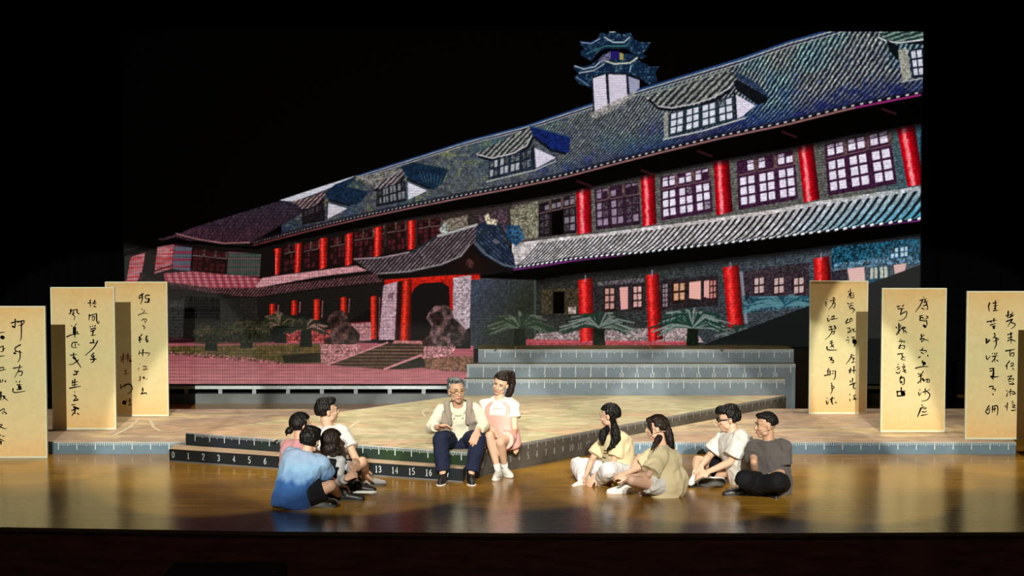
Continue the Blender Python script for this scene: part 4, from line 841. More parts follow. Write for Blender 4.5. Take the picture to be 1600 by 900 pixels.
HAIR = mat('hair_black', (.006, .005, .0045), .5, .25, bump=.8, nscale=40, stretch=(1, 1, .15))
HAIRB = mat('hair_brown_black', (.014, .008, .006), .5, .25, bump=.8, nscale=40, stretch=(1, 1, .15))
HAIRG = mat('hair_greying', (.02, .025, .025), .4, .5, nscale=30, stretch=(1, .2, 1), col2=(.16, .19, .18))
EYEW = mat('eye_white', (.7, .68, .64), .3); EYEB = mat('eye_dark', (.012, .008, .007), .2); LIP = mat('lips', (.42, .12, .10), .5); BROW = mat('brow', (.03, .02, .015), .8)

def px(p, Y0):
    if p[0] == 'z': return at_z(p[1], p[2], p[3])
    return at_y(p[0], p[1], Y0+p[2])
def mid(H, A, uv, l1, l2, zmin=.05, prefer=0):
    best = None
    for i in range(161):
        Y = min(H.y, A.y)-.55+i*(abs(H.y-A.y)+1.1)/160; P = at_y(uv[0], uv[1], Y)
        e = ((P-H).length-l1)**2+((P-A).length-l2)**2+(max(0, zmin-P.z)*3)**2+prefer*(Y-H.y)*.004
        if best is None or e < best[0]: best = (e, P)
    return best[1]
def hand(S, W, D, N, k=1.0, thumb=1, curl=.5):
    D = Vector(D).normalized(); N = Vector(N); N = (N-D*N.dot(D)).normalized(); T = D.cross(N)*thumb
    for i, (off, ln) in enumerate(((-.030, .062), (-.010, .074), (.011, .078), (.031, .070))):
        kn = W+(D*(.088-.006*abs(i-2))+T*off)*k; S.chain([W+T*off*.5*k, kn], [.017*k, .0145*k])
        d2 = (D*math.cos(curl*.7)+N*math.sin(curl*.7)+T*off*3).normalized(); d3 = (D*math.cos(curl*1.6)+N*math.sin(curl*1.6)+T*off*2).normalized()
        m_ = kn+d2*ln*.5*k; S.chain([kn, m_, m_+d3*ln*.5*k], [.0115*k, .0100*k, .0082*k])
    b = W+(D*.022+T*.028)*k; e = b+(D*.6+T*.7+N*.35).normalized()*.045*k; S.chain([W+D*.01*k, b, e, e+(D*.85+T*.25+N*.3).normalized()*.035*k], [.017*k, .016*k, .0125*k, .010*k])
def shoe(root, A, D, S_, m, msole, k=1.0, name='shoe', sock=None):
    """A ankle, D toe direction, S_ direction the sole faces"""
    D = Vector(D).normalized(); S_ = Vector(S_); S_ = (S_-D*S_.dot(D)).normalized(); T = D.cross(S_); h = .075*k
    base = A+S_*h
    so = Soup(); so.chain([base-D*.05*k-S_*.035*k, base+D*.04*k-S_*.040*k, base+D*.12*k-S_*.030*k, base+D*.165*k-S_*.026*k], [.040*k, .043*k, .038*k, .028*k])
    so.chain([A-D*.012*k-S_*.01*k, base+D*.01*k-S_*.04*k], [.040*k, .042*k]); so.chain([A+D*.02*k+S_*.01*k, base+D*.11*k-S_*.045*k], [.030*k, .026*k])
    o = remesh(name, so, .008, m, root, 2)
    prof = [(-.088, .0), (-.08, .026), (-.05, .036), (.02, .035), (.08, .044), (.13, .045), (.17, .036), (.195, .016), (.20, 0)]
    out = prof+[(x, -y) for x, y in prof[-2:0:-1]]; n = len(out); vs = []
    for z, g in ((.0, .92), (-.006, 1.0), (-.024, 1.0), (-.028, .92)):
        for x, y in out: vs.append(base+D*(x-.055+.055)*k*g*.97+T*y*k*g+S_*(z+.006)*k)
    fs = [tuple(range(n)), tuple(3*n+i for i in range(n))[::-1]]+[(j*n+i, j*n+(i+1) % n, (j+1)*n+(i+1) % n, (j+1)*n+i) for j in range(3) for i in range(n)]
    s2 = Soup(); s2.add(vs, fs); sl = small('sole', s2, msole, o); sl.matrix_parent_inverse = (Matrix.Translation(root.location)@Matrix()).inverted() if False else o.matrix_parent_inverse.copy()
    sl.parent = o; sl.matrix_parent_inverse = Matrix.Identity(4); return o
from mathutils.bvhtree import BVHTree
def decal(o, shapes, m, root, name='print'):
    """flat print laid on the cloth: stroke outlines dropped on the garment's surface"""
    me = o.data; bv = BVHTree.FromPolygons([v.co[:] for v in me.vertices], [p.vertices[:] for p in me.polygons]); bm = bmesh.new(); cp = Vector((0, 0, HC))
    for w_, pts in shapes:
        def fn(u, v):
            r = ray(u, v).normalized(); h = bv.ray_cast(cp, r)
            return (h[0]+h[1]*.003*(-1 if h[1].dot(r) > 0 else 1)) if h[0] is not None else cp+r*18
        P = []
        for i in range(len(pts)-1):
            for t in (0, .25, .5, .75): P.append((pts[i][0]*(1-t)+pts[i+1][0]*t, pts[i][1]*(1-t)+pts[i+1][1]*t))
        P.append(pts[-1]); ribbon(bm, P, w_, fn)
    return put(obj(name, bm, m), root)

def person(label, Y0, J, Ft, Fh, Uh, hair, top, bottom, feet, k=1.0, sk=(.62, .38, .26), sex='m', sleeve=.75, legcov=1.0, slimb=1.0, hands=None, shirt_extra=None, seated_z=0, group='seated group', beard=False, opts={}):
    k *= K; g = 1.0 if sex == 'm' else .88; SK = skin(sk)
    pel = px(J['pelvis'], Y0); chest = px(J['chest'], Y0); neck = px(J['neck'], Y0); head = px(J['head'], Y0)
    root = thing('person', label, 'person', (pel.x, pel.y, seated_z), group)
    Ft = Vector(Ft).normalized(); Ut = (neck-chest).normalized(); lat = Ft.cross(Ut).normalized(); fwd = Ut.cross(lat)
    Up = (chest-pel).normalized(); latp = Ft.cross(Up).normalized(); fwdp = Up.cross(latp)
    sc = neck-Ut*.05*k; hw = .172*k*g
    shR = sc+lat*hw; shL = sc-lat*hw
    if 'shR' in J: shR = at_y(J['shR'][0], J['shR'][1], shR.y)
    if 'shL' in J: shL = at_y(J['shL'][0], J['shL'][1], shL.y)
    hipR = pel+latp*.088*k; hipL = pel-latp*.088*k
    B = Soup(); P = {}
    # arms
    for s in 'RL':
        sh = shR if s == 'R' else shL; W = px(J['wr'+s], Y0); E = mid(sh, W, J['el'+s], .275*k, .245*k, prefer=J.get('pe'+s, 0)); P['sh'+s] = sh; P['el'+s] = E; P['wr'+s] = W
        a = g*slimb
        B.chain([sh, sh.lerp(E, .35), E], [.050*k*a, .044*k*a, .036*k*a]); B.chain([E, E.lerp(W, .25), W], [.037*k*a, .038*k*a, .025*k*a])
        hd = (hands or {}).get(s, ((W-E).normalized(), (0, 0, -1), .5)); hand(B, W, hd[0], hd[1], k*.98*(1 if sex == 'm' else .9), hd[3] if len(hd) > 3 else 1, hd[2])
    for s in 'RL':
        H = hipR if s == 'R' else hipL; A = px(J['an'+s], Y0); Kn = mid(H, A, J['kn'+s], .42*k, .41*k, .09, prefer=J.get('pk'+s, 0)); P['hip'+s] = H; P['kn'+s] = Kn; P['an'+s] = A
        B.chain([H, H.lerp(Kn, .5), Kn], [.070*k*g, .068*k*g, .054*k*g]); B.chain([Kn, Kn.lerp(A, .28), A.lerp(Kn, .2), A], [.053*k*g, .054*k*g, .036*k*g, .034*k*g])
    # torso
    def secs(inf, lo=None):
        lo = top.get('lo', .10) if lo is None else lo
        w_, d_ = k*g, k*(1 if sex == 'm' else .92); S = []
        c = pel-Up*lo*k; S.append((c, latp*(.150*k+inf), fwdp*(.115*k+inf)))
        for t, a, b in ((max(0, -lo*k/(chest-pel).length+.04), .168, .128), (.33, .158, .122), (.66, .156, .118)): c = pel.lerp(chest, t); S.append((c+fwdp*0, latp.lerp(lat, t).normalized()*(a*w_+inf), fwdp.lerp(fwd, t).normalized()*(b*d_+inf)))
        S.append((chest, lat*(.168*w_+inf), fwd*(.122*d_+inf)))
        S.append((chest.lerp(sc, .55), lat*(.176*w_+inf), fwd*(.115*d_+inf)))
        S.append((sc, lat*(.168*w_+inf), fwd*(.084*d_+inf))); S.append((sc+Ut*.028*k, lat*(.115*w_+inf), fwd*(.07*d_+inf))); S.append((neck+Ut*.0*k, lat*(.066*k+inf*.6), fwd*(.060*k+inf*.6)))
        return S
    B.loft(secs(-.03*k, min(.05, top.get('lo', .1))))
    # head frame
    F_ = Vector(Fh).normalized(); U_ = Vector(Uh); U_ = (U_-F_*U_.dot(F_)).normalized(); R_ = F_.cross(U_); h = k*(1.0 if sex == 'm' else .95)
    hp = lambda x, y, z: head+(R_*x+F_*y+U_*z)*h
    ax = lambda a, b, c: (R_*a*h, F_*b*h, U_*c*h)
    B.chain([neck-Ut*.03*k, hp(0, -.025, -.06)], [.056*k*g, .052*k*g])
    B.ell(hp(0, -.012, .028), ax(.075, .095, .086)); B.ell(hp(0, .022, -.028), ax(.060, .070, .078)); B.ell(hp(0, .048, -.088), ax(.030, .034, .024))
    B.chain([hp(0, .086, .012), hp(0, .103, -.022)], [.010*h, .0145*h]); B.ell(hp(.012, .094, -.026), ax(.009, .010, .008)); B.ell(hp(-.012, .094, -.026), ax(.009, .010, .008))
    for x in (-1, 1):
        B.ell(hp(x*.034, .066, -.022), ax(.022, .022, .020)); B.ell(hp(x*.076, -.008, -.006), (R_*x*.010*h+F_*-.004*h, F_*.018*h, U_*.032*h)); B.ell(hp(x*.030, .078, .030), ax(.024, .012, .009)); B.ell(hp(x*.045, .02, -.065), ax(.02, .035, .025))
    B.ell(hp(0, .086, -.054), ax(.024, .010, .008)); B.ell(hp(0, .083, -.066), ax(.020, .010, .008))
    body = remesh('body', B, .0068, SK, root, 2)
    for x in (-1, 1):
        e = Soup(); e.ell(hp(x*.030, .0765, .010), ax(.0145, .008, .0062), nu=10, nv=6); eo = small('eye', e, EYEW, root)
        e = Soup(); e.ell(hp(x*.030, .0835, .010), ax(.0068, .003, .0058), nu=8, nv=6); e.chain([hp(x*.015, .083, .0155), hp(x*.030, .0865, .018), hp(x*.045, .078, .0145)], [.0018*h]*3, n=6); q = small('pupil', e, EYEB, eo); q.parent = eo; q.matrix_parent_inverse = Matrix.Identity(4)
        e = Soup(); e.chain([hp(x*.012, .090, .031), hp(x*.030, .0915, .037), hp(x*.048, .080, .033)], [.0028*h, .0034*h, .002*h], n=6); small('eyebrow', e, BROW if hair.get('m') is not HAIRG else BROW, root)
    e = Soup(); e.ell(hp(0, .092, -.0545), ax(.021, .006, .0045), nu=12, nv=6); e.ell(hp(0, .090, -.0625), ax(.018, .006, .005), nu=12, nv=6); small('mouth', e, LIP, root)
    # hair
    Hs = Soup(); vol = hair.get('vol', 1.0); hl = hair.get('line', .42); side = hair.get('side', -.15)
    def capfn(q):
        f = q.y; z = q.z
        lim = hl if f > .35 else (side if f > -.15 else hair.get('nape', -.55))
        t = max(0, min(1, (z-lim)/.14+.5)); return .80+(.0+1.0*vol-.80+.12)*t if True else 1
    Hs.ell(hp(0, -.016, .030), ax(.080, .098, .092), capfn, 28, 18)
    for pr in hair.get('ell', []): Hs.ell(hp(*pr[0]), ax(*pr[1]))
    for pts, rs in hair.get('chains', []): Hs.chain([hp(*p) for p in pts], [r*h for r in rs])
    for pts, rs in hair.get('world', []): Hs.chain([px(p, Y0) for p in pts], [r*k for r in rs])
    remesh('hair', Hs, .007, hair.get('m', HAIR), root, hair.get('sm', 2), (.006, 55, 1, (1, 1, .22)))
    # top
    T = Soup(); inf = top.get('inf', .018)*k; T.loft(secs(inf, top.get('lo', .10)))
    for s in 'RL':
        sh, E, W = P['sh'+s], P['el'+s], P['wr'+s]; r0, r1 = top.get('r', (.066, .082)); r0 *= k*g; r1 *= k*g
        if sleeve <= 1:
            e = sh.lerp(E, sleeve); T.cone(sh.lerp(sc, .12), e, r0, r1, n=14, flat=True); T.cone(sh.lerp(sc, .25), sh.lerp(E, .08), r0*.98, r0*1.02, n=12); T.cone(sh.lerp(sc, .35), sh.lerp(E, .12), r0*.95, r0*.98, n=12)
        else:
            T.chain([sh.lerp(sc, .3), sh, E], [r0*.95, r0, r1*.86], n=12); T.cone(E, E.lerp(W, sleeve-1), r1*.88, r1*(.8 if sleeve > 1.7 else .92), n=14, flat=True)
            T.cone(E, E.lerp(W, (sleeve-1)*.6), r1*.88, r1*.85, n=12)
    for c, a3 in top.get('ell', []): T.ell(px(c, Y0), (lat*a3[0]*k, fwd*a3[1]*k, Ut*a3[2]*k))
    shirt = remesh(top.get('name', 'shirt'), T, .009, top['m'], root, 4, (.0075, 9, 3, (1, 1, .8)))
    # bottoms
    Q = Soup(); br = bottom.get('r', (.098, .072, .060)); S2 = secs(.012*k, .10)[:3]; Q.loft(S2); Q.ell(pel, (latp*.165*k*g, fwdp*.135*k, Up*.12*k))
    for s in 'RL':
        H, Kn, A = P['hip'+s], P['kn'+s], P['an'+s]; c = legcov; a, b_, c_ = (x*k*g for x in br)
        if c <= 1:
            e = H.lerp(Kn, c); Q.cone(H, e, a, a*(1-c)+b_*c+.012*k, n=14, flat=True); Q.cone(H, H.lerp(Kn, .3*c), a, a*.97, n=12)
        else:
            Q.chain([H, H.lerp(Kn, .5), Kn], [a, (a+b_)/2, b_], n=12); e = Kn.lerp(A, c-1); Q.cone(Kn, e, b_*.99, c_, n=14, flat=True)
    trousers = remesh(bottom.get('name', 'trousers'), Q, .009, bottom['m'], root, 4, (.006, 10, 8, (1, 1, 1)))
    for s in 'RL':
        if s in feet and feet[s]:
            D, S_, m1, m2 = feet[s]; A = P['an'+s]; shoe(root, A, D, S_, m1, m2, k*(1 if sex == 'm' else .9))
            if opts.get('sock'):
                so = Soup(); up = (P['kn'+s]-A).normalized(); so.cone(A-up*.01, A+up*opts['sock']*k, .040*k*g, .041*k*g, flat=True); small('sock', so, opts['sockm'], root)
    return dict(root=root, P=P, hp=hp, secs=secs, k=k, shirt=shirt, trousers=trousers, body=body, lat=lat, fwd=fwd, Ut=Ut, h=h, R=R_, F=F_, U=U_)
def glasses(o, m, r=.024, round_=True):
    w = 1 if round_ else 1.7
    S = Soup(); hp, h = o['hp'], o['h']
    for x in (-1, 1):
        pts = [hp(x*.031+r*math.cos(t)*1.05, .100-abs(math.cos(t))*.004*0, .006+r*(.85 if round_ else .7)*math.sin(t)) for t in (2*math.pi*i/14 for i in range(15))]
        S.chain(pts, [.0026*h*w]*15, n=6); S.chain([hp(x*.056, .099, .010), hp(x*.078, .04, .010), hp(x*.082, -.01, .008)], [.0028*h*w]*3, n=6)
    S.chain([hp(-.008, .101, .010), hp(.008, .101, .010)], [.0025*h]*2, n=6); return small('glasses', S, m, o['root'])
def shell(o, name, m, inf, mask, n=40, th=.006, fine=4, bump=0.0):
    """a garment panel lifted off the torso surface: keep the faces where mask(v along torso 0-1, angle from the front in degrees, left side negative) holds"""
    sc = o['secs'](inf); up_ = o['secs'](inf+bump); sc = sc[:5]+up_[5:]; S = []
    for i in range(len(sc)-1):
        for t in range(fine): u = t/fine; a, b = sc[i], sc[i+1]; S.append((a[0].lerp(b[0], u), a[1].lerp(b[1], u), a[2].lerp(b[2], u)))
    S.append(sc[-1]); vs, fs = loftgrid(S, n); ns = len(S); keep = []
    for i in range(ns-1):
        for k_ in range(n):
            ang = ((k_+.5)*360/n+180) % 360-180
            if mask((i+.5)/fine, ang): keep.append(fs[i*n+k_])
    bm = bmesh.new(); bv = [bm.verts.new(v) for v in vs]
    for f in keep: bm.faces.new([bv[i] for i in f])
    bmesh.ops.delete(bm, geom=[v for v in bm.verts if not v.link_faces], context='VERTS')
    bmesh.ops.recalc_face_normals(bm, faces=bm.faces[:]); bmesh.ops.solidify(bm, geom=bm.faces[:], thickness=-th)
    return put(obj(name, bm, m, smooth=True), o['root'])
def cloth(name, c, r=.85, **kw): return mat(name, c, r, .2, sheen=0 if sum(c) < .1 else .1, **kw)
WHITEC = cloth('cloth_white', (.72, .72, .68)); BEIGE = cloth('cloth_beige', (.70, .61, .38)); BLACKC = cloth('cloth_black', (.005, .005, .007)); NAVY = cloth('cloth_navy', (.012, .018, .045))
GREYT = cloth('cloth_grey', (.085, .078, .075)); PINKT = cloth('cloth_pink', (.52, .25, .27)); HEATH = cloth('cloth_heather', (.36, .37, .38)); CREAM = cloth('cloth_cream', (.68, .68, .53)); VEST = cloth('cloth_vest', (.30, .26, .215))
BLUSH = cloth('cloth_blush', (.74, .40, .35)); OFFW = cloth('cloth_offwhite', (.74, .75, .78))
RUBW = mat('rubber_white', (.7, .7, .66), .6); RUBG = mat('rubber_grey', (.085, .085, .08), .75); RUBK = mat('rubber_black', (.012, .012, .012), .6); LEB = mat('shoe_black', (.012, .010, .011), .4); LEW = mat('shoe_white', (.72, .71, .66), .5); LEG_ = mat('shoe_grey', (.34, .35, .34), .7); RUBB = mat('rubber_brown', (.28, .14, .04), .6)
def ombre():
    m = cloth('cloth_ombre', (.30, .48, .68)); nt = m.node_tree; b = nt.nodes['Principled BSDF']; N = nt.nodes.new; L = nt.links.new
    tc = N('ShaderNodeTexCoord'); sp = N('ShaderNodeSeparateXYZ'); L(tc.outputs['Object'], sp.inputs[0]); nz = N('ShaderNodeTexNoise'); nz.inputs['Scale'].default_value = 14; nz.inputs['Detail'].default_value = 6; L(tc.outputs['Object'], nz.inputs['Vector'])
    ma = N('ShaderNodeMath'); ma.operation = 'MULTIPLY_ADD'; ma.inputs[1].default_value = .16; L(nz.outputs['Fac'], ma.inputs[0]); L(sp.outputs['Z'], ma.inputs[2])
    r = N('ShaderNodeValToRGB'); e = r.color_ramp.elements; e[0].position = .20; e[0].color = (.012, .045, .15, 1); e[1].position = .62; e[1].color = (.27, .37, .53, 1)
    for p, c in ((.34, (.022, .085, .25)), (.40, (.13, .25, .44)), (.50, (.21, .37, .55))): x = e.new(p); x.color = (*c, 1)
    L(ma.outputs[0], r.inputs[0]); L(r.outputs[0], b.inputs['Base Color']); return m
OMB = ombre()
short = dict(vol=1.02, line=.40, side=-.12, nape=-.62, ell=[((0, .035, .105), (.062, .055, .030)), ((0, -.03, .11), (.068, .07, .028))])
DN = (0, 0, -1)
# --- the couple
man = person('seated older man with swept-back greying hair, glasses, grey waistcoat and navy trousers', 19.05,
    dict(pelvis=(719, 686, .05), chest=(717, 652, -.02), neck=(716, 634, -.10), head=(713.5, 611, -.2), elL=(757, 664), wrL=(746, 674, -.45), elR=(673, 669), wrR=(684, 667, -.5), peL=1, peR=1,
         knR=(689, 687), anR=(692, 743.5, -.56), knL=(747, 687), anL=(735.5, 743.5, -.56)),
    (0.02, -1, 0), (.30, -.93, -.06), (-.03, -.1, 1), dict(vol=1.0, line=.66, side=.1, nape=-.6, m=HAIRG, ell=[((0, .015, .112), (.056, .05, .018)), ((.02, -.03, .11), (.066, .07, .022))]),
    dict(m=CREAM, r=(.064, .062), lo=-.03, inf=.006), dict(m=NAVY, r=(.098, .082, .066)),
    dict(R=((-.12, -1, 0), DN, LEB, RUBW), L=((.1, -1, 0), DN, LEB, RUBW)), sleeve=1.75, legcov=1.88, seated_z=.3, group='couple sitting on the big platform',
    hands=dict(R=((1, -.25, .12), (0, -.5, -.8), .45, -1), L=((-.35, -.5, -.78), (-.2, .5, -.5), .35)))
glasses(man, mat('gold_wire', (.5, .36, .12), .3, metal=.8), .021)
shell(man, 'waistcoat', VEST, .046*K, lambda v, a: (.2 < v < 7.6) and 26 < abs(a) < 180 and not (v > 4.6 and 74 < abs(a) < 110) and abs(a) > 24+max(0, 1.6-v)*16, n=48, th=.008, bump=.016)
for sg in (-1, 1):
    S = Soup(); sc6 = man['secs'](0)[6]; n6 = man['Ut']; c6 = sc6[0]; L6 = man['lat']*sg; F6 = man['fwd']
    pts = [c6+L6*.105+F6*.150-n6*.07, c6+L6*.115+F6*.130+n6*.0, c6+L6*.125+F6*.075+n6*.062, c6+L6*.13+n6*.080, c6+L6*.125-F6*.075+n6*.045, c6+L6*.12-F6*.14-n6*.03]
    S.chain(pts, [.036, .038, .040, .040, .040, .036], n=12); remesh('waistcoat_shoulder', S, .009, VEST, man['root'], 4)
S = Soup(); hp_ = man['secs'](.03*K)[-1]; c_, la_, fb_ = hp_

for sg in (-1, 1):
    pts = [c_+la_*math.sin(t)*sg*1.02+fb_*math.cos(t)*1.05+Vector((0, 0, -.050*max(0, math.cos(t))**2)) for t in (.10, .5, .9, 1.4, 2.0, 2.6, 3.14)]
    S.chain(pts, [.013]*7, n=8); S.chain([pts[1]+Vector((0, -.01, -.005)), pts[0]+la_*sg*.42+Vector((0, -.02, -.030))], [.014, .010], n=6)
small('collar', S, CREAM, man['root'])
girl = person('young woman with high ponytail, white t-shirt and pink dungarees seated beside the older man', 19.2,
    dict(pelvis=(784, 682.5, .02), chest=(780, 645, -.03), neck=(779, 622.5, -.07), head=(782.5, 599.5, -.11), elR=(761, 662), wrR=(776, 681, -.33), elL=(804, 668), wrL=(802, 690, .02), peR=1,
         knR=(765, 681), anR=(778.5, 736, -.46), knL=(782, 692), anL=(789, 731.5, -.28)),
    (-.12, -1, 0), (-.36, -.90, -.22), (.30, -.15, .95), dict(vol=1.0, line=.44, side=-.05, nape=-.55, m=HAIRB, sm=2, ell=[((-.02, -.05, .112), (.040, .045, .030))],
        chains=[([(-.03, -.07, .11), (-.055, -.12, .09), (-.085, -.12, .0), (-.095, -.10, -.09), (-.085, -.08, -.16), (-.07, -.07, -.20)], [.030, .036, .036, .038, .030, .008])]),
    dict(m=WHITEC, r=(.064, .084)), dict(m=BLUSH, r=(.098, .088, .06), name='dungaree_shorts'),
    dict(R=((-.22, -1, 0), DN, LEW, RUBW), L=((.4, -.9, 0), DN, LEW, RUBW)), sex='f', sleeve=.62, legcov=.62, seated_z=.3, group='couple sitting on the big platform', sk=(.70, .46, .32),
    hands=dict(R=((.75, -.2, -.6), (0, -.2, -1), .3, -1), L=((.45, -.45, -.75), (-.5, .2, -.5), .8)), opts=dict(sock=.075, sockm=WHITEC))
shell(girl, 'dungaree_bib', BLUSH, .034*K, lambda v, a: (v < 2.2) or (v < 4.6 and abs(a) < 48) or (4.6 <= v < 7.4 and (22 < abs(a) < 40)), n=48, th=.008)
decal(girl['shirt'], [(1.6, [(770, 638.5), (786, 638.5)])], mat('pink_print', (.7, .4, .38), .8), girl['root'])
# --- group on the left
A_p = person('person seen from behind in a blue dip-dyed t-shirt, sitting cross-legged nearest on the left', 17.05,
    dict(pelvis=(459, 776, 0), chest=(468, 740, .05), neck=(481, 707, .12), head=(485, 689, .17), elR=(512, 748), wrR=(531, 757, .35), elL=(458, 748), wrL=(500, 752, .55), knR=(516, 759), anR=(530, 774, .42), knL=(500, 757), anL=(497, 783, .02)),
    (.42, .9, 0), (.35, .92, -.25), (.2, .15, 1), dict(short, vol=1.04, nape=-.75), dict(m=OMB, inf=.034, r=(.072, .088), lo=.12), dict(m=BLACKC, r=(.10, .09, .06), name='shorts'),
    dict(R=((1, .3, 0), DN, LEG_, RUBG), L=((1, .05, 0), (0, -1, -.1), LEG_, RUBG)), sleeve=.72, legcov=.78, group='four seated on the left')
B_p = person('person with a low hair bun and pink t-shirt, sitting behind the blue dip-dyed shirt', 17.72,
    dict(pelvis=(459, 757, 0), chest=(463, 722, .03), neck=(468, 688, .08), head=(471, 665, .1), elR=(478, 735), wrR=(500, 745, .2), elL=(450, 728), wrL=(490, 740, .5), knR=(497, 738), anR=(505, 764, .1), knL=(492, 735), anL=(515, 758, .5)),
    (.5, .86, 0), (.82, .55, -.05), (0, .05, 1), dict(vol=1.03, line=.42, side=-.25, nape=-.7, ell=[((-.01, -.125, -.045), (.038, .034, .032))], chains=[([(0, -.10, -.02), (0, -.13, -.05), (-.03, -.14, -.06)], [.03, .03, .02]), ([(-.02, -.15, -.06), (-.03, -.15, -.10)], [.012, .005])]),
    dict(m=PINKT, inf=.02), dict(m=BLACKC), dict(), sex='f', sleeve=.7, legcov=1.9, group='four seated on the left')
C_p = person('person with wavy dark bob, black vest over grey long sleeves, sitting among the left four', 17.5,
    dict(pelvis=(506, 762, 0), chest=(511, 732, .02), neck=(514, 711, .05), head=(519.5, 692, .06), elR=(530, 752), wrR=(541, 748, -.36), elL=(545, 728), wrL=(552, 736, -.22), peR=1, pkR=-8, knR=(534, 727), anR=(541, 771, -.08), knL=(543, 732), anL=(560, 757.5, .1)),
    (.62, .78, 0), (.6, .78, -.15), (0, .1, 1), dict(vol=1.08, line=.42, side=-.6, nape=-.9, m=HAIRB, ell=[((0, -.05, -.05), (.088, .07, .085)), ((-.03, -.045, -.12), (.05, .045, .05)), ((.045, -.03, -.12), (.045, .045, .055)), ((.07, .01, -.08), (.025, .04, .07)), ((0, -.06, -.15), (.05, .035, .05))]),
    dict(m=HEATH, r=(.058, .058), inf=.012, name='sweatshirt'), dict(m=BLACKC, r=(.094, .074, .056)), dict(R=((1, -.1, 0), DN, LEB, RUBK), L=((1, -.12, 0), DN, LEB, RUBW)), sex='f', sleeve=1.85, legcov=1.8, group='four seated on the left',
    hands=dict(R=((.8, .1, .45), (0, .5, -.5), 1.0), L=((.3, -.2, .6), (-.4, .5, -.5), 1.0)))
shell(C_p, 'vest', BLACKC, .03*K, lambda v, a: (v < 6.6) and not (v > 4.4 and 62 < abs(a) < 118), n=40)
D_p = person('young man with short dark hair and white t-shirt, rearmost of the left four', 18.2,
    dict(pelvis=(519, 744, 0), chest=(517, 704, 0), neck=(513, 666, .03), head=(512, 643, .05), elR=(556, 717), wrR=(568, 731, -.05), elL=(530, 715), wrL=(562, 738, .1), knR=(566, 722), anR=(573, 747.5, .12), knL=(555, 728), anL=(540, 752, .1)),
    (.6, .8, 0), (.90, .30, .08), (0, 0, 1), dict(short, vol=1.03, line=.42), dict(m=WHITEC, r=(.066, .08)), dict(m=BLACKC, name='shorts'), dict(R=((1, -.1, .05), (.25, -.25, -1), LEG_, RUBG), L=((1, 0, 0), DN, LEB, RUBW)),
    sleeve=.62, legcov=.75, sk=(.66, .42, .28), group='four seated on the left', hands=dict(R=((.35, -.1, -.9), (.6, .3, 0), .4)))
# --- two women right of centre
E_p = person('woman with low split ponytail, beige printed t-shirt and white trousers, sitting cross-legged', 18.55,
    dict(pelvis=(970, 737, 0), chest=(965, 703, 0), neck=(957, 677, .0), head=(952.5, 650, .02), elR=(925, 718), wrR=(916, 742, -.18), elL=(958, 722), wrL=(929, 744, -.3), knR=(903, 727), anR=(913, 750, -.15), knL=(950, 735), anL=(936, 752, -.2)),
    (-.78, -.55, 0), (-.88, .38, -.15), (0, 0, 1), dict(vol=1.02, line=.42, side=-.05, nape=-.6,
        world=[([(957, 655, -.03), (959, 661, -.08), (961, 672, -.16), (963, 684, -.22), (958, 695, -.22), (949, 703, -.22)], [.03, .026, .044, .045, .032, .008]), ([(952, 668, .02), (943, 676, -.08), (941, 685, -.14), (943, 692, -.16)], [.03, .04, .035, .010])]),
    dict(m=BEIGE, r=(.066, .088), inf=.03, lo=.12), dict(m=OFFW, r=(.10, .094, .07)), dict(R=((-.6, -.6, 0), DN, LEW, RUBW), L=((.75, -.35, -.1), (-.1, -.95, 0), LEW, RUBB)), sex='f', sleeve=.78, legcov=1.93, sk=(.68, .44, .31), group='two women sitting right of the couple',
    hands=dict(R=((-.1, -.2, -1), (.6, -.5, 0), .3), L=((-.55, -.2, -.75), (0, .3, -.6), .35)))
decal(E_p['shirt'], [(2.0, [(938, 691), (943, 694)]), (1.6, [(940, 696), (944, 693)]), (1.8, [(953, 699), (957, 697), (956, 701)]), (1.6, [(944, 704), (949, 704)]), (1.2, [(943, 708), (950, 709)]), (1.6, [(941, 714), (947, 716)])], mat('print_black', (.01, .01, .012), .8), E_p['root'])
F_p = person('woman with long brown ponytail, oversized beige t-shirt and white shorts, sitting in profile', 17.72,
    dict(pelvis=(1040, 757, 0), chest=(1041, 724, 0), neck=(1035, 696, .0), head=(1026, 669, .0), elL=(1013, 742), wrL=(979, 746, -.1), elR=(1003, 728), wrR=(976, 741, .12), knR=(1001, 716), anR=(976, 760, .12), knL=(987, 751), anL=(1008, 768, .02)),
    (-.95, .12, 0), (-.96, .12, -.08), (0, 0, 1), dict(vol=1.03, line=.42, side=-.1, nape=-.5, m=HAIRB, chains=[([(.0, .06, .09), (.06, .07, .04), (.07, .055, -.02)], [.024, .018, .008]), ([(-.03, .07, .09), (-.07, .06, .04), (-.075, .045, -.03)], [.024, .018, .008])],
        world=[([(1036, 661, 0), (1042, 668, -.02), (1046, 682, -.06), (1049, 698, -.09), (1050, 713, -.1)], [.024, .036, .040, .030, .008]), ([(1030, 684, -.1), (1023, 694, -.16), (1018, 702, -.18)], [.03, .02, .006])]),
    dict(m=BEIGE, r=(.080, .112), inf=.036, lo=.14, ell=[((1043, 752, 0), (.205, .195, .20))]), dict(m=WHITEC, r=(.10, .086, .06), name='shorts'), dict(R=((-1, -.08, 0), DN, LEW, RUBW), L=((.9, .5, 0), DN, LEW, RUBW)), sex='f', sleeve=.86, legcov=.52, sk=(.68, .44, .31), group='two women sitting right of the couple',
    hands=dict(L=((-.9, .1, .15), (0, .6, -.6), .8), R=((-.8, 0, -.2), (0, -.5, -.6), .8)))
decal(F_p['root'].children[0], [], INK, F_p['root']) if False else None
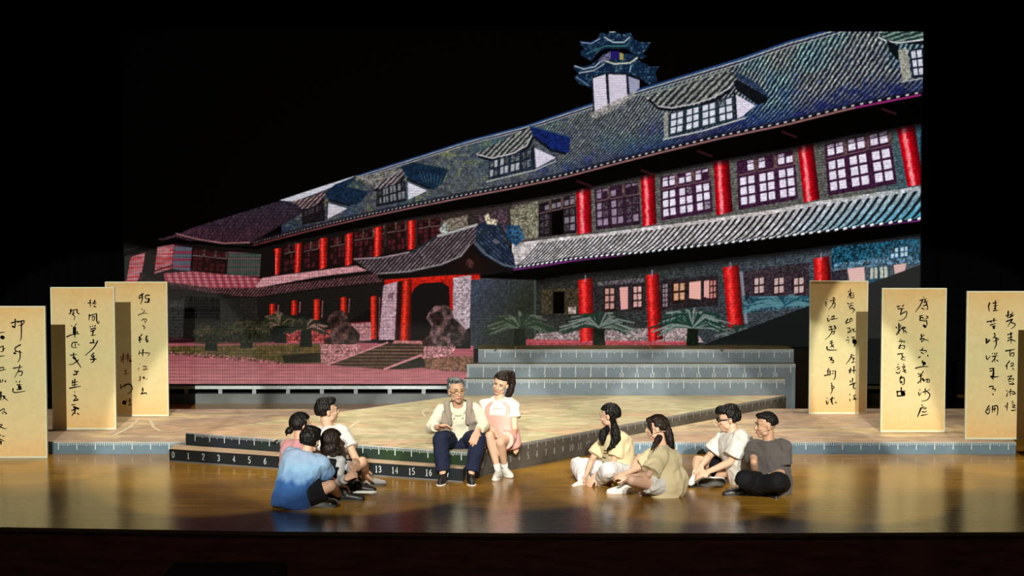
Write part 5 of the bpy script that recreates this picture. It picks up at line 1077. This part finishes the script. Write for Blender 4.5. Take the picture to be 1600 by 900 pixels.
S = Soup(); S.chain([F_p['hp'](x, y, z) for x, y, z in ((-.08, -.03, -.02), (-.082, .02, -.035), (-.07, .06, -.055))], [.0035]*3, n=6); S.chain([F_p['hp'](*p) for p in ((-.079, -.03, -.02), (-.05, -.085, -.03), (.0, -.105, -.03), (.05, -.085, -.03))], [.004]*4, n=6); small('head_microphone', S, mat('mic_beige', (.6, .45, .3), .5), F_p['root'])
# --- two men on the right
G_p = person('man with dark-rimmed glasses, white t-shirt and black shorts, sitting on the right', 18.4,
    dict(pelvis=(1164, 739, 0), chest=(1153, 704, 0), neck=(1143, 675, .0), head=(1137.5, 655, .02), elL=(1141, 722), wrL=(1107, 737, -.25), elR=(1108, 713), wrR=(1095, 729, -.1), knR=(1090, 720), anR=(1087, 741, -.05), knL=(1134, 735), anL=(1118, 750, -.25)),
    (-.85, -.4, 0), (-.95, -.06, -.12), (0, 0, 1), dict(short, vol=1.08, line=.36, ell=[((0, .05, .100), (.066, .060, .040)), ((0, -.03, .115), (.072, .075, .032)), ((0, .085, .085), (.05, .03, .022))]), dict(m=WHITEC, r=(.074, .094), inf=.034, lo=.12), dict(m=BLACKC, r=(.10, .09, .06), name='shorts'),
    dict(R=((-.35, -.8, -.1), DN, LEW, RUBK), L=((-1, -.05, 0), (0, -1, -.12), LEW, RUBG)), sleeve=.76, legcov=.62, sk=(.70, .45, .33), group='two men sitting on the right',
    hands=dict(L=((-.85, 0, -.3), (0, .4, -.7), .5), R=((-.35, -.3, -.8), (0, .3, -.6), .5)))
glasses(G_p, mat('black_frame', (.008, .008, .008), .3), .026, False)
decal(G_p['trousers'], [(1.3, [(1148, 729), (1151, 731), (1149, 733)]), (1.4, [(1152, 733), (1156, 735), (1154, 738), (1151, 736), (1152, 733)]), (1.2, [(1155, 735), (1157, 739), (1154, 741)])], mat('print_white', (.7, .7, .7), .8), G_p['root'])
H_p = person('man with cropped hair, dark grey t-shirt and black trousers, rightmost of the seated people', 17.85,
    dict(pelvis=(1207, 755, 0), chest=(1204, 722, 0), neck=(1200, 688, .0), head=(1196, 665, .0), elL=(1224, 737), wrL=(1204, 743, -.35), elR=(1178, 722), wrR=(1180, 746, .05), knR=(1163, 749), anR=(1196, 766, -.15), knL=(1214, 752), anL=(1160, 763, -.12)),
    (-.62, -.78, 0), (-.93, -.18, -.06), (0, 0, 1), dict(short, vol=.99, line=.5, side=.1, nape=-.25, ell=[((0, .03, .098), (.060, .055, .026))]), dict(m=GREYT, r=(.070, .090), inf=.026, lo=.10), dict(m=BLACKC, r=(.10, .088, .07)),
    dict(R=((.3, -.8, 0), (.4, -.8, -.2), LEB, RUBG), L=((-1, -.1, 0), DN, LEB, RUBK)), sleeve=.72, legcov=1.9, sk=(.50, .30, .19), group='two men sitting on the right',
    hands=dict(L=((-.6, -.1, -.75), (-.3, .3, -.6), .35), R=((0, -.1, -1), (-.5, 0, 0), .3)))
S = Soup(); S.chain([H_p['hp'](x, y, z) for x, y, z in ((-.08, -.02, -.02), (-.08, .03, -.035), (-.065, .07, -.05))], [.003]*3, n=6); small('head_microphone', S, mat('mic_beige', (.6, .45, .3), .5), H_p['root'])
